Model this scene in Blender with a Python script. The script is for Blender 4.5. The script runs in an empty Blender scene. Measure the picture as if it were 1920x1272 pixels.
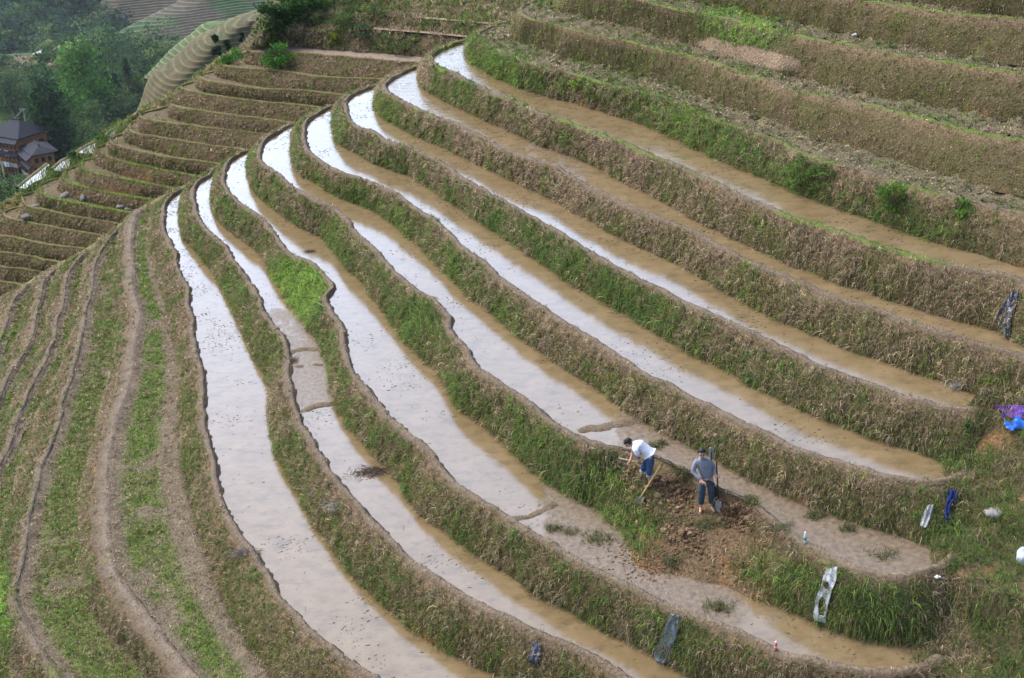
import bpy, math, random
import numpy as np
from mathutils import Matrix, Vector
from math import radians
rng = np.random.default_rng(7); random.seed(7)
SC = bpy.context.scene; COL = SC.collection
# ---------------- camera ----------------
FPX, PIT, ROL, CH = 2500.0, radians(25), radians(-3), 17.0
cam = bpy.data.cameras.new('camera'); cam.sensor_width = 36; cam.lens = FPX/1920*36
cam.clip_start = .5; cam.clip_end = 5000
co = bpy.data.objects.new('camera', cam); COL.objects.link(co); SC.camera = co
fwd = np.array([0, math.cos(PIT), -math.sin(PIT)]); up0 = np.array([0, math.sin(PIT), math.cos(PIT)]); rt0 = np.array([1., 0, 0])
CR = math.cos(ROL)*rt0 + math.sin(ROL)*up0
CU = -math.sin(ROL)*rt0 + math.cos(ROL)*up0
co.matrix_world = Matrix(((CR[0], CU[0], -fwd[0], 0), (CR[1], CU[1], -fwd[1], 0), (CR[2], CU[2], -fwd[2], CH), (0, 0, 0, 1)))
# ---------------- sky and sun ----------------
SUN_EL, SUN_ROT = radians(56), radians(-62)
w = bpy.data.worlds.new('World'); SC.world = w; w.use_nodes = True
nt = w.node_tree; nt.nodes.clear()
def N(nt, t, **k):
    n = nt.nodes.new(t)
    for a, b in k.items():
        if a.startswith('i_'): n.inputs[a[2:].replace('_', ' ')].default_value = b
        else: setattr(n, a, b)
    return n
sky = N(nt, 'ShaderNodeTexSky', sky_type='NISHITA', sun_disc=False, sun_elevation=SUN_EL, sun_rotation=SUN_ROT, air_density=1.0, dust_density=2.5, ozone_density=1.0)
hs = N(nt, 'ShaderNodeHueSaturation', i_Saturation=0.95, i_Value=1.0)
bg = N(nt, 'ShaderNodeBackground', i_Strength=0.15); ow = N(nt, 'ShaderNodeOutputWorld')
# broken cloud sheet over the sky colour, and an added brightening ahead
tc = N(nt, 'ShaderNodeTexCoord'); nz = N(nt, 'ShaderNodeTexNoise', i_Scale=3.0, i_Detail=5.0); mr = N(nt, 'ShaderNodeMapRange')
mr.inputs['To Min'].default_value = .9; mr.inputs['To Max'].default_value = 1.3; mr.inputs['From Min'].default_value = .35; mr.inputs['From Max'].default_value = .65
mx = N(nt, 'ShaderNodeMix', data_type='RGBA', blend_type='MULTIPLY'); mx.inputs[0].default_value = 1
L = nt.links.new
L(tc.outputs['Generated'], nz.inputs['Vector']); L(nz.outputs[0], mr.inputs['Value']); L(sky.outputs[0], hs.inputs['Color'])
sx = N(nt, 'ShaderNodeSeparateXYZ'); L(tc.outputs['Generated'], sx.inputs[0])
g1 = N(nt, 'ShaderNodeMapRange', interpolation_type='SMOOTHSTEP'); g1.inputs['From Min'].default_value = .2; g1.inputs['From Max'].default_value = .95; g1.inputs['To Min'].default_value = 1.0; g1.inputs['To Max'].default_value = 2.9; L(sx.outputs[1], g1.inputs['Value'])  # sky brightened ahead of the camera, added to strengthen the water reflections
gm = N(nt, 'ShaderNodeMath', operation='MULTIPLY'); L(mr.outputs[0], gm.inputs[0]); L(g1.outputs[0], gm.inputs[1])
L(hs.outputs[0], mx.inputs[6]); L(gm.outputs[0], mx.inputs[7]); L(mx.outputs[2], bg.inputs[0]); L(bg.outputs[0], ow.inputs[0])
sd = bpy.data.lights.new('sun', 'SUN'); sd.energy = 1.5; sd.angle = radians(18); sd.color = (1, .97, .93)
so = bpy.data.objects.new('sun', sd); COL.objects.link(so)
# nishita rotation: 0 = +Y, clockwise seen from above
sdir = Vector((math.sin(SUN_ROT)*math.cos(SUN_EL), math.cos(SUN_ROT)*math.cos(SUN_EL), math.sin(SUN_EL)))
so.rotation_euler = sdir.to_track_quat('Z', 'Y').to_euler(); so.location = (0, -20, 60)
SC.view_settings.view_transform = 'Standard'; SC.view_settings.look = 'None'; SC.view_settings.gamma = 1; SC.view_settings.use_curve_mapping = False
SC.view_settings.exposure = 0.93
SC.cycles.use_denoising = True; SC.cycles.max_bounces = 5; SC.cycles.volume_bounces = 0; SC.cycles.caustics_reflective = False; SC.cycles.caustics_refractive = False
SC.cycles.transparent_max_bounces = 6
# ---------------- helpers ----------------
def rays(P):
    P = np.atleast_2d(np.array(P, float)); X = (P[:, 0]-960)/FPX; Y = -(P[:, 1]-636)/FPX
    return fwd[None]+X[:, None]*CR[None]+Y[:, None]*CU[None]
def pz(P, z):          # photo pixel -> point on the level z
    d = rays(P); t = (z-CH)/d[:, 2]; return d*t[:, None]+np.array([0, 0, CH])
def pd(P, D):          # photo pixel -> point at horizontal distance D
    d = rays(P); t = np.asarray(D)/np.hypot(d[:, 0], d[:, 1]); return d*np.reshape(t, (-1, 1))+np.array([0, 0, CH])
def topx(Q):
    Q = np.atleast_2d(Q)-np.array([0, 0, CH]); d = Q@fwd
    return np.stack([960+FPX*(Q@CR)/d, 636-FPX*(Q@CU)/d], 1)
def lin(r, g, b):
    f = lambda c: c/12.92 if c <= .04045 else ((c+.055)/1.055)**2.4
    return (f(r/255), f(g/255), f(b/255))
def h3(ix, iy, iz):
    n = (ix*73856093) ^ (iy*19349663) ^ (iz*83492791); n = (n ^ (n >> 13))*1274126177 & 0x7fffffff
    return ((n ^ (n >> 16)) & 0xffff)/65535.0
def vn(P, s, seed=0):  # value noise 0..1
    Q = np.asarray(P, float)*s+seed*17.31+1000; i = np.floor(Q).astype(np.int64); f = Q-i; f = f*f*(3-2*f); r = 0
    for a in (0, 1):
        for b in (0, 1):
            for c in (0, 1):
                wt = (f[:, 0] if a else 1-f[:, 0])*(f[:, 1] if b else 1-f[:, 1])*(f[:, 2] if c else 1-f[:, 2])
                r = r+wt*h3(i[:, 0]+a, i[:, 1]+b, i[:, 2]+c)
    return r
def fbm(P, s, seed=0, o=3):
    r = 0; t = 0
    for k in range(o): r = r+vn(P, s*2**k, seed+k)*.5**k; t += .5**k
    return r/t
def sst(x, a, b): t = np.clip((x-a)/(b-a), 0, 1); return t*t*(3-2*t)
def tag(o, label=None, cat=None, group=None, kind=None):
    if label: o['label'] = label
    if cat: o['category'] = cat
    if group: o['group'] = group
    if kind: o['kind'] = kind
    return o
def mesh(name, V, Fc, m=None, parent=None, col=None, smooth=False, loc=None):
    V = np.asarray(V, np.float32); me = bpy.data.meshes.new(name)
    if isinstance(Fc, np.ndarray):
        k = Fc.shape[1]; nf = len(Fc)
        me.vertices.add(len(V)); me.vertices.foreach_set('co', V.ravel())
        me.loops.add(nf*k); me.loops.foreach_set('vertex_index', Fc.astype(np.int32).ravel())
        me.polygons.add(nf); me.polygons.foreach_set('loop_start', np.arange(0, nf*k, k, dtype=np.int32)); me.polygons.foreach_set('loop_total', np.full(nf, k, np.int32))
        me.update(calc_edges=True); me.validate()
    else:
        me.from_pydata(V.tolist(), [], Fc)
    if col is not None:
        a = me.color_attributes.new('Col', 'FLOAT_COLOR', 'POINT'); c = np.ones((len(V), 4), np.float32); c[:, :col.shape[1]] = col; a.data.foreach_set('color', c.ravel())
    if smooth: me.polygons.foreach_set('use_smooth', np.ones(len(me.polygons), bool))
    if m: me.materials.append(m)
    o = bpy.data.objects.new(name, me); COL.objects.link(o)
    if parent: o.parent = parent
    if loc is not None: o.location = loc
    return o
def struct(o): o['kind'] = 'structure'; return o
def stuff(o): o['kind'] = 'stuff'; return o
def empty(name, loc, label, cat, group=None, rz=0):
    o = bpy.data.objects.new(name, None); COL.objects.link(o); o.location = loc; o.rotation_euler = (0, 0, rz); o.empty_display_size = .2
    return tag(o, label, cat, group)
def mat(name, col=(.5, .5, .5), rough=.8, attr=False, spec=.3, noise=None, bump=None, metal=0, ior=None, sss=0):
    m = bpy.data.materials.new(name); m.use_nodes = True; t = m.node_tree; b = t.nodes['Principled BSDF']
    b.inputs['Roughness'].default_value = rough; b.inputs['Specular IOR Level'].default_value = spec; b.inputs['Metallic'].default_value = metal
    if ior: b.inputs['IOR'].default_value = ior
    b.inputs['Base Color'].default_value = (*col, 1); src = None
    if attr:
        a = N(t, 'ShaderNodeVertexColor', layer_name='Col'); src = a.outputs[0]
    if noise:      # (scale, low, high[, colour2])
        tcn = N(t, 'ShaderNodeTexCoord'); n = N(t, 'ShaderNodeTexNoise', i_Scale=noise[0], i_Detail=8.0, i_Roughness=.65); t.links.new(tcn.outputs['Object'], n.inputs['Vector'])
        r = N(t, 'ShaderNodeMapRange'); r.inputs['From Min'].default_value = .3; r.inputs['From Max'].default_value = .7; r.inputs['To Min'].default_value = noise[1]; r.inputs['To Max'].default_value = noise[2]
        t.links.new(n.outputs[0], r.inputs['Value'])
        x = N(t, 'ShaderNodeMix', data_type='RGBA', blend_type='MULTIPLY'); x.inputs[0].default_value = 1
        if src: t.links.new(src, x.inputs[6])
        else: x.inputs[6].default_value = (*col, 1)
        t.links.new(r.outputs[0], x.inputs[7]); src = x.outputs[2]
    if src: t.links.new(src, b.inputs['Base Color'])
    if bump:
        tcn = N(t, 'ShaderNodeTexCoord'); n = N(t, 'ShaderNodeTexNoise', i_Scale=bump[0], i_Detail=8.0); bp = N(t, 'ShaderNodeBump', i_Strength=bump[1], i_Distance=bump[2])
        t.links.new(tcn.outputs['Object'], n.inputs['Vector']); t.links.new(n.outputs[0], bp.inputs['Height']); t.links.new(bp.outputs[0], b.inputs['Normal'])
    return m
M = {}
M['soil'] = mat('soil', attr=True, rough=.95, spec=.1, noise=(13, .5, 1.5), bump=(16, .9, .09))
M['bund'] = mat('bund_earth', attr=True, rough=.9, spec=.15, noise=(12, .6, 1.4), bump=(17, .9, .06))
def leafy(name, tr):
    m = mat(name, attr=True, rough=.7, spec=.12); t = m.node_tree; b = t.nodes['Principled BSDF']; o = [n for n in t.nodes if n.type == 'OUTPUT_MATERIAL'][0]
    a = [n for n in t.nodes if n.type == 'VERTEX_COLOR'][0]; tl = N(t, 'ShaderNodeBsdfTranslucent'); x = N(t, 'ShaderNodeMixShader'); x.inputs[0].default_value = tr; t.links.new(a.outputs[0], tl.inputs[0]); t.links.new(b.outputs[0], x.inputs[1]); t.links.new(tl.outputs[0], x.inputs[2]); t.links.new(x.outputs[0], o.inputs[0]); return m
M['grass'] = leafy('grass_blades', .4); M['leaf'] = leafy('leaves', .35)
M['bark'] = mat('bark', (.09, .07, .05), rough=.95, noise=(6, .6, 1.4))
M['far'] = mat('far_terraces', attr=True, rough=.95, spec=.05, noise=(.35, .75, 1.25))
# muddy water: opaque silt colour under a glossy film; the vertex colour's alpha-like red channel says where bare mud stands
def water_mat():
    m = bpy.data.materials.new('muddy_water'); m.use_nodes = True; t = m.node_tree; b = t.nodes['Principled BSDF']; l = t.links.new
    a = N(t, 'ShaderNodeVertexColor', layer_name='Col'); sp = N(t, 'ShaderNodeSeparateColor'); l(a.outputs[0], sp.inputs[0])
    tcn = N(t, 'ShaderNodeTexCoord')
    n1 = N(t, 'ShaderNodeTexNoise', i_Scale=1.3, i_Detail=9.0, i_Roughness=.7); l(tcn.outputs['Object'], n1.inputs['Vector'])
    # silt colour
    cr = N(t, 'ShaderNodeValToRGB'); cr.color_ramp.elements[0].position = .3; cr.color_ramp.elements[1].position = .7
    cr.color_ramp.elements[0].color = (*lin(108, 91, 62), 1); cr.color_ramp.elements[1].color = (*lin(126, 108, 80), 1); l(n1.outputs[0], cr.inputs[0])
    n3 = N(t, 'ShaderNodeTexNoise', i_Scale=2.6, i_Detail=12.0, i_Roughness=.72); mp = N(t, 'ShaderNodeMapping'); mp.inputs['Scale'].default_value = (.75, 1.2, 1); mp.inputs['Rotation'].default_value = (0, 0, .3)
    l(tcn.outputs['Object'], mp.inputs[0]); l(mp.outputs[0], n3.inputs['Vector'])
    r3 = N(t, 'ShaderNodeMapRange'); r3.inputs['From Min'].default_value = .48; r3.inputs['From Max'].default_value = .72; r3.inputs['To Min'].default_value = 1.08; r3.inputs['To Max'].default_value = .5; l(n3.outputs[0], r3.inputs['Value'])
    mu = N(t, 'ShaderNodeMix', data_type='RGBA', blend_type='MULTIPLY'); mu.inputs[0].default_value = .8; l(cr.outputs[0], mu.inputs[6]); l(r3.outputs[0], mu.inputs[7])
    # mud factor = attribute + noise
    ad = N(t, 'ShaderNodeMath', operation='MULTIPLY_ADD'); n2 = N(t, 'ShaderNodeTexNoise', i_Scale=2.2, i_Detail=8.0, i_Roughness=.65); l(tcn.outputs['Object'], n2.inputs['Vector'])
    l(n2.outputs[0], ad.inputs[0]); ad.inputs[1].default_value = 1.6; s2 = N(t, 'ShaderNodeMath', operation='SUBTRACT'); l(sp.outputs[0], s2.inputs[0]); s2.inputs[1].default_value = 1.12; l(s2.outputs[0], ad.inputs[2])
    mf = N(t, 'ShaderNodeMapRange'); mf.inputs['From Min'].default_value = 0.0; mf.inputs['From Max'].default_value = .25; l(ad.outputs[0], mf.inputs['Value'])
    mud = N(t, 'ShaderNodeValToRGB'); mud.color_ramp.elements[0].position = .35; mud.color_ramp.elements[1].position = .65; mud.color_ramp.elements[0].color = (*lin(82, 69, 52), 1); mud.color_ramp.elements[1].color = (*lin(126, 108, 84), 1)
    n4 = N(t, 'ShaderNodeTexNoise', i_Scale=7.0, i_Detail=9.0, i_Roughness=.7); l(tcn.outputs['Object'], n4.inputs['Vector']); l(n4.outputs[0], mud.inputs[0])
    mc = N(t, 'ShaderNodeMix', data_type='RGBA'); l(mf.outputs[0], mc.inputs[0]); l(mu.outputs[2], mc.inputs[6]); l(mud.outputs[0], mc.inputs[7]); l(mc.outputs[2], b.inputs['Base Color'])
    ro = N(t, 'ShaderNodeMapRange'); l(mf.outputs[0], ro.inputs['Value']); ro.inputs['To Min'].default_value = .12; ro.inputs['To Max'].default_value = .5
    # wind-ruffled where green channel is set
    l(ro.outputs[0], b.inputs['Roughness'])
    b.inputs['IOR'].default_value = 1.52; b.inputs['Specular IOR Level'].default_value = .5
    bn = N(t, 'ShaderNodeTexNoise', i_Scale=6.0, i_Detail=6.0); mp2 = N(t, 'ShaderNodeMapping'); mp2.inputs['Scale'].default_value = (.9, 1.2, 1); l(tcn.outputs['Object'], mp2.inputs[0]); l(mp2.outputs[0], bn.inputs['Vector'])
    bs = N(t, 'ShaderNodeMath', operation='MULTIPLY_ADD'); l(sp.outputs[1], bs.inputs[0]); bs.inputs[1].default_value = .5; bs.inputs[2].default_value = .035
    bp = N(t, 'ShaderNodeBump', i_Distance=.05); l(bs.outputs[0], bp.inputs['Strength']); l(bn.outputs[0], bp.inputs['Height'])
    bm = N(t, 'ShaderNodeBump', i_Distance=.025); l(mf.outputs[0], bm.inputs['Strength']); l(n4.outputs[0], bm.inputs['Height']); l(bp.outputs[0], bm.inputs['Normal']); l(bm.outputs[0], b.inputs['Normal'])
    return m
M['water'] = water_mat()

def resamp(P, step=None, n=None):
    P = np.asarray(P, float); s = np.r_[0, np.cumsum(np.linalg.norm(np.diff(P, axis=0), axis=1))]
    if n is None: n = max(3, int(s[-1]/step)+1)
    u = np.linspace(0, s[-1], n); return np.stack([np.interp(u, s, P[:, i]) for i in range(P.shape[1])], 1)
def smooth(P, it=2):
    P = P.copy()
    for _ in range(it): P[1:-1] = .25*P[:-2]+.5*P[1:-1]+.25*P[2:]
    return P
def catmull(P, sub=4):
    P = np.asarray(P, float); Q = np.vstack([2*P[0]-P[1], P, 2*P[-1]-P[-2]]); out = []
    for i in range(len(P)-1):
        p0, p1, p2, p3 = Q[i:i+4]
        for t in np.linspace(0, 1, sub, endpoint=False):
            out.append(.5*(2*p1+(p2-p0)*t+(2*p0-5*p1+4*p2-p3)*t*t+(3*p1-p0-3*p2+p3)*t**3))
    out.append(P[-1]); return np.array(out)
def pair(A, B, win=9):  # for every point of A a matching point of B, monotone
    n, m = len(A), len(B); D = np.linalg.norm(A[:, None, :2]-B[None, :, :2], axis=2)
    C = np.full((n, m), 1e18); C[0] = np.cumsum(D[0])*.3
    for i in range(1, n):
        pr = np.minimum(C[i-1], np.r_[1e18, C[i-1, :-1]]); row = C[i]; acc = 1e18
        # allow skipping several B points
        best = np.minimum.accumulate(C[i-1]+0) if False else pr
        b2 = np.minimum(best, np.r_[1e18, 1e18, C[i-1, :-2]]+.01); b3 = np.minimum(b2, np.r_[1e18, 1e18, 1e18, C[i-1, :-3]]+.03)
        row[:] = b3+D[i]
    j = np.zeros(n, int); j[-1] = m-1
    for i in range(n-1, 0, -1):
        k = j[i]; cand = [(C[i-1, q], q) for q in (k, k-1, k-2, k-3) if q >= 0]; j[i-1] = min(cand)[1]
    jf = j.astype(float); jf[0] = 0; 
    ker = np.ones(win)/win; pad = np.r_[np.full(win//2, jf[0]), jf, np.full(win//2, jf[-1])]; jf = np.convolve(pad, ker, 'valid'); jf[0] = 0; jf[-1] = m-1
    jf = np.maximum.accumulate(jf)
    x = np.arange(m); return np.stack([np.interp(jf, x, B[:, i]) for i in range(3)], 1)
def gridfaces(n, m):
    i, j = np.meshgrid(np.arange(n-1), np.arange(m-1), indexing='ij'); a = (i*m+j).ravel(); return np.stack([a, a+m, a+m+1, a+1], 1)
def gridnormals(G):
    du = np.gradient(G, axis=0); dv = np.gradient(G, axis=1); n = np.cross(du, dv); n /= np.linalg.norm(n, axis=2, keepdims=True)+1e-9
    c = np.array([0, 0, CH])-G; c /= np.linalg.norm(c, axis=2, keepdims=True); return n*(1. if (n*c).sum(2).mean() > 0 else -1.)
# ---- grass blades: thin bent strips, gathered and linked as one object per area ----
class Blades:
    def __init__(s): s.V = []; s.C = []
    def add(s, P, d, Ln, wd, col, droop=.5):
        n = len(P); Ln = np.broadcast_to(np.reshape(Ln, (-1, 1)), (n, 1)); wd = np.broadcast_to(np.reshape(wd, (-1, 1)), (n, 1)); droop = np.broadcast_to(np.reshape(droop, (-1, 1)), (n, 1))
        d = d/(np.linalg.norm(d, axis=1, keepdims=True)+1e-9); r = rng.normal(size=(n, 3)); side = np.cross(d, r); side /= np.linalg.norm(side, axis=1, keepdims=True)+1e-9
        mid = P+d*Ln*.55; d2 = d*(1-droop)+np.array([0, 0, -1.])*droop; d2 /= np.linalg.norm(d2, axis=1, keepdims=True)+1e-9; tip = mid+d2*Ln*.5
        a, b = P-side*wd*.5, P+side*wd*.5; c, e = mid-side*wd*.4, mid+side*wd*.4
        s.V.append(np.stack([a, b, c, e, tip], 1).astype(np.float32)); s.C.append(np.repeat(np.asarray(col, np.float32)[:, None, :], 5, 1))
    def build(s, name, m, parent=None):
        V = np.concatenate(s.V); n = len(V); C = np.concatenate(s.C).reshape(-1, 3); base = (np.arange(n)*5)[:, None]
        Fc = np.concatenate([base+[0, 1, 3], base+[0, 3, 2], base+[2, 3, 4]], 0)
        print(name, 'blades', n)
        return mesh(name, V.reshape(-1, 3), Fc, m, parent, C)
def pick(cols, wts, n):
    w_ = np.asarray(wts, float); w_ = w_/w_.sum(-1, keepdims=True)
    if w_.ndim == 1: k = rng.choice(len(cols), n, p=w_)
    else: k = (rng.random((n, 1)) > np.cumsum(w_, 1)).sum(1).clip(0, len(cols)-1)
    c = np.array(cols)[k]*rng.uniform(.7, 1.3, (n, 1)); c = c*(1+rng.normal(0, .06, (n, 3))); return np.clip(c, .005, .9)
DRY, STRAW, OLIVE, MOSS, GREEN, LIME = lin(134, 117, 97), lin(168, 152, 124), lin(106, 102, 60), lin(88, 94, 54), lin(80, 106, 54), lin(112, 136, 60)
PAL = [DRY, STRAW, OLIVE, MOSS, GREEN, LIME]
W={};F={}
W[1]=[(353,357),(328,370),(316,385),(312,419),(315,438),(325,458),(336,477),(336,495),(346,521),(358,539),(361,560),(359,578),(367,599),(370,635),(378,669),(387,701),(389,737),(389,776),(393,807),(402,844),(411,880),(418,912),(425,948),(443,981),(466,1015),(484,1038),(496,1059),(511,1083),(532,1119),(555,1148),(584,1176),(602,1193),(636,1218),(673,1247),(714,1270),(800,1320)]
F[1]=[(357,358),(346,370),(341,393),(341,419),(347,447),(364,466),(390,497),(406,518),(427,555),(443,586),(463,638),(480,677),(493,701),(504,724),(506,750),(506,781),(511,813),(516,844),(527,873),(542,901),(561,927),(569,949),(589,978),(610,1012),(634,1044),(657,1080),(678,1101),(707,1124),(730,1145),(761,1171),(792,1197),(832,1223),(871,1241),(902,1254),(936,1272),(1020,1312)]
W[2]=[(421,316),(398,331),(375,346),(370,362),(370,378),(375,406),(391,427),(417,452),(432,469),(440,487),(463,516),(482,541),(494,564),(500,583),(514,604),(531,627),(543,646),(548,672),(550,706),(554,745),(563,776),(576,805),(597,836),(621,875),(641,904),(662,930),(677,946),(704,978),(730,1004),(753,1028),(782,1054),(811,1075),(845,1098),(886,1119),(933,1144),(962,1160),(1009,1184),(1056,1200),(1106,1223),(1147,1244),(1184,1270),(1260,1312)]
F[2]=[(424,317),(408,330),(402,357),(401,383),(406,406),(422,425),(443,443),(468,458),(486,472),(497,486),(509,505),(524,529),(537,555),(548,578),(568,597),(582,617),(593,632),(605,654),(610,677),(622,706),(624,745),(631,766),(652,789),(667,813),(688,839),(714,865),(740,896),(759,922),(774,946),(790,970),(816,986),(842,1002),(860,1020),(897,1046),(935,1069),(965,1087),(996,1109),(1038,1132),(1082,1153),(1114,1176),(1158,1197),(1194,1210),(1220,1228),(1254,1249),(1293,1270),(1380,1302)]
W[3]=[(474,285),(448,297),(432,310),(427,327),(427,349),(437,365),(458,385),(482,401),(503,417),(522,443),(537,464),(553,479),(571,487),(589,492),(605,508),(621,523),(631,534),(632,542),(626,552),(615,559),(626,578),(636,596),(649,615),(653,642),(660,669),(667,695),(686,722),(701,740),(714,758),(735,781),(761,805),(787,826),(805,839),(821,857),(837,883),(858,904),(886,925),(928,950),(962,974),(999,996),(1059,1030),(1106,1064),(1158,1084),(1210,1109),(1241,1130),(1280,1143),(1325,1158),(1366,1176),(1398,1188),(1430,1199),(1454,1216),(1488,1226),(1524,1236),(1576,1247),(1623,1256),(1670,1260),(1706,1254),(1732,1244),(1745,1228)]
F[3]=[(478,284),(470,290),(466,307),(466,327),(474,349),(484,366),(498,379),(522,396),(548,417),(574,430),(605,445),(618,456),(636,482),(657,505),(678,526),(696,550),(714,578),(733,601),(745,623),(754,637),(774,659),(803,682),(821,701),(837,722),(847,742),(865,768),(891,789),(923,810),(949,834),(970,858),(986,875),(1017,899),(1046,917),(1074,935),(1106,945),(1137,973),(1163,1002),(1181,1020),(1189,1057),(1220,1077),(1278,1080),(1309,1093),(1350,1098),(1390,1114),(1425,1125),(1457,1135),(1495,1153),(1524,1169),(1566,1182),(1607,1195),(1654,1205),(1706,1210),(1732,1213),(1745,1222)]
W[4]=[(561,236),(540,242),(514,258),(501,268),(493,284),(495,302),(508,317),(527,328),(545,346),(568,362),(595,375),(621,385),(644,401),(660,419),(673,438),(693,456),(714,474),(730,492),(746,513),(766,531),(792,551),(816,561),(832,576),(847,594),(854,604),(848,617),(858,631),(871,643),(886,664),(902,688),(928,708),(957,728),(986,745),(1012,766),(1028,781),(1046,800),(1069,811),(1106,828),(1147,839),(1184,844),(1228,854),(1262,870),(1293,882),(1345,912),(1390,932),(1422,951),(1440,962),(1480,991),(1506,1015),(1545,1031),(1587,1054),(1623,1067),(1654,1076),(1706,1073),(1745,1062),(1769,1055),(1776,1040)]
F[4]=[(566,233),(558,240),(550,255),(550,276),(554,305),(567,330),(589,341),(615,357),(647,372),(688,388),(720,406),(746,425),(766,443),(792,464),(811,484),(834,508),(863,537),(891,563),(923,586),(949,607),(969,627),(991,643),(1022,667),(1056,690),(1082,708),(1111,724),(1142,745),(1168,768),(1207,789),(1233,807),(1272,826),(1304,841),(1335,857),(1377,883),(1418,907),(1456,926),(1496,944),(1545,958),(1576,971),(1613,985),(1649,994),(1680,1003),(1712,1015),(1745,1023),(1774,1030)]
W[5]=[(630,203),(610,211),(584,227),(576,240),(576,260),(584,284),(610,307),(646,326),(678,336),(704,345),(730,357),(756,370),(774,385),(800,402),(832,422),(852,443),(873,464),(897,484),(923,500),(938,518),(962,536),(999,560),(1028,581),(1054,599),(1082,618),(1121,641),(1158,664),(1189,686),(1220,705),(1259,724),(1298,745),(1345,766),(1387,787),(1421,805),(1455,821),(1485,839),(1519,852),(1561,865),(1602,873),(1636,883),(1670,895),(1706,901),(1745,904),(1772,901),(1798,891),(1811,882)]
F[5]=[(634,201),(630,208),(627,221),(630,250),(636,263),(657,281),(688,297),(712,310),(740,322),(772,331),(792,344),(816,359),(834,372),(865,391),(889,409),(920,427),(949,448),(968,462),(991,477),(1022,495),(1056,523),(1085,539),(1111,552),(1142,573),(1179,591),(1207,609),(1228,626),(1254,639),(1285,659),(1319,672),(1356,695),(1387,711),(1415,728),(1456,748),(1482,763),(1516,774),(1550,789),(1589,802),(1628,820),(1667,834),(1706,844),(1732,852),(1758,865),(1785,874),(1810,880)]
W[6]=[(712,164),(688,171),(665,180),(656,190),(654,203),(658,221),(667,234),(688,245),(709,250),(722,260),(740,271),(766,276),(792,286),(813,297),(837,310),(858,323),(878,339),(907,354),(933,370),(960,384),(986,401),(1015,417),(1046,432),(1075,451),(1100,466),(1129,484),(1158,500),(1189,516),(1220,534),(1259,552),(1298,573),(1338,591),(1371,607),(1403,620),(1438,636),(1472,654),(1514,675),(1555,693),(1597,708),(1639,722),(1670,735),(1701,745),(1732,754),(1769,763),(1800,768),(1831,770),(1852,763)]
F[6]=[(716,162),(710,167),(705,182),(708,203),(720,219),(740,232),(766,245),(787,258),(818,268),(850,284),(884,302),(909,314),(928,323),(950,334),(968,342),(991,352),(1015,365),(1046,380),(1077,398),(1106,414),(1142,435),(1181,453),(1210,469),(1241,482),(1272,497),(1298,510),(1330,531),(1366,552),(1397,568),(1428,585),(1456,599),(1485,612),(1518,625),(1545,633),(1576,649),(1602,662),(1641,672),(1670,682),(1706,698),(1740,706),(1766,716),(1795,727),(1826,737),(1855,755)]
W[7]=[(789,129),(766,137),(746,148),(730,159),(727,167),(735,177),(753,187),(772,198),(798,211),(826,224),(858,234),(886,247),(912,260),(938,276),(962,286),(986,295),(1017,307),(1042,311),(1062,322),(1085,339),(1111,354),(1142,366),(1168,380),(1194,396),(1228,406),(1259,419),(1288,430),(1325,445),(1356,464),(1387,479),(1419,495),(1450,509),(1482,521),(1524,539),(1566,557),(1607,573),(1649,586),(1691,599),(1732,612),(1765,623),(1790,630),(1824,642),(1847,650),(1883,659),(1920,669),(1990,690)]
F[7]=[(795,124),(787,133),(787,154),(795,167),(818,180),(839,190),(858,200),(878,211),(902,221),(928,234),(955,246),(986,260),(1012,273),(1046,284),(1069,292),(1095,304),(1115,312),(1142,328),(1176,344),(1207,362),(1246,378),(1272,396),(1298,412),(1325,425),(1364,443),(1397,458),(1424,472),(1456,487),(1488,500),(1524,513),(1561,529),(1584,537),(1613,542),(1644,555),(1680,568),(1714,576),(1748,590),(1785,599),(1821,609),(1857,617),(1880,628),(1920,650),(1990,670)]
W[8]=[(876,81),(855,88),(834,96),(816,107),(813,115),(824,125),(845,135),(865,143),(886,154),(910,167),(933,180),(957,186),(981,196),(1007,208),(1033,219),(1064,229),(1090,240),(1121,250),(1147,260),(1181,273),(1210,286),(1241,299),(1267,310),(1290,320),(1325,334),(1366,354),(1397,370),(1424,380),(1447,391),(1477,406),(1511,417),(1545,425),(1576,435),(1613,448),(1649,458),(1680,469),(1712,479),(1745,487),(1785,500),(1826,510),(1863,516),(1889,520),(1920,531),(1990,551)]
F[8]=[(882,78),(876,86),(877,104),(886,117),(907,130),(928,143),(949,151),(970,161),(991,169),(1022,180),(1048,187),(1075,193),(1106,203),(1137,211),(1163,221),(1194,229),(1226,242),(1254,253),(1283,268),(1312,284),(1338,297),(1366,310),(1395,321),(1420,331),(1443,339),(1467,352),(1493,362),(1524,372),(1550,385),(1581,396),(1613,406),(1649,417),(1680,430),(1717,443),(1753,456),(1785,464),(1816,471),(1852,482),(1883,492),(1920,503),(1990,523)]
W[9]=[(962,43),(930,53),(907,62),(905,69),(923,81),(943,96),(966,107),(986,115),(1017,125),(1054,133),(1090,142),(1121,151),(1147,160),(1184,167),(1220,174),(1252,181),(1278,193),(1304,203),(1330,219),(1356,230),(1387,237),(1418,249),(1451,259),(1482,273),(1514,289),(1550,302),(1581,310),(1628,323),(1660,335),(1696,344),(1732,357),(1785,367),(1826,375),(1863,388),(1920,401),(1990,421)]
F[9]=[(968,41),(961,50),(958,68),(968,77),(991,83),(1022,94),(1048,104),(1077,112),(1106,120),(1142,128),(1181,135),(1220,148),(1252,159),(1285,169),(1319,182),(1350,195),(1389,208),(1422,222),(1459,235),(1498,250),(1537,263),(1576,273),(1615,284),(1654,294),(1690,304),(1722,313),(1758,326),(1798,339),(1837,352),(1876,362),(1920,370),(1990,388)]
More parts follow.
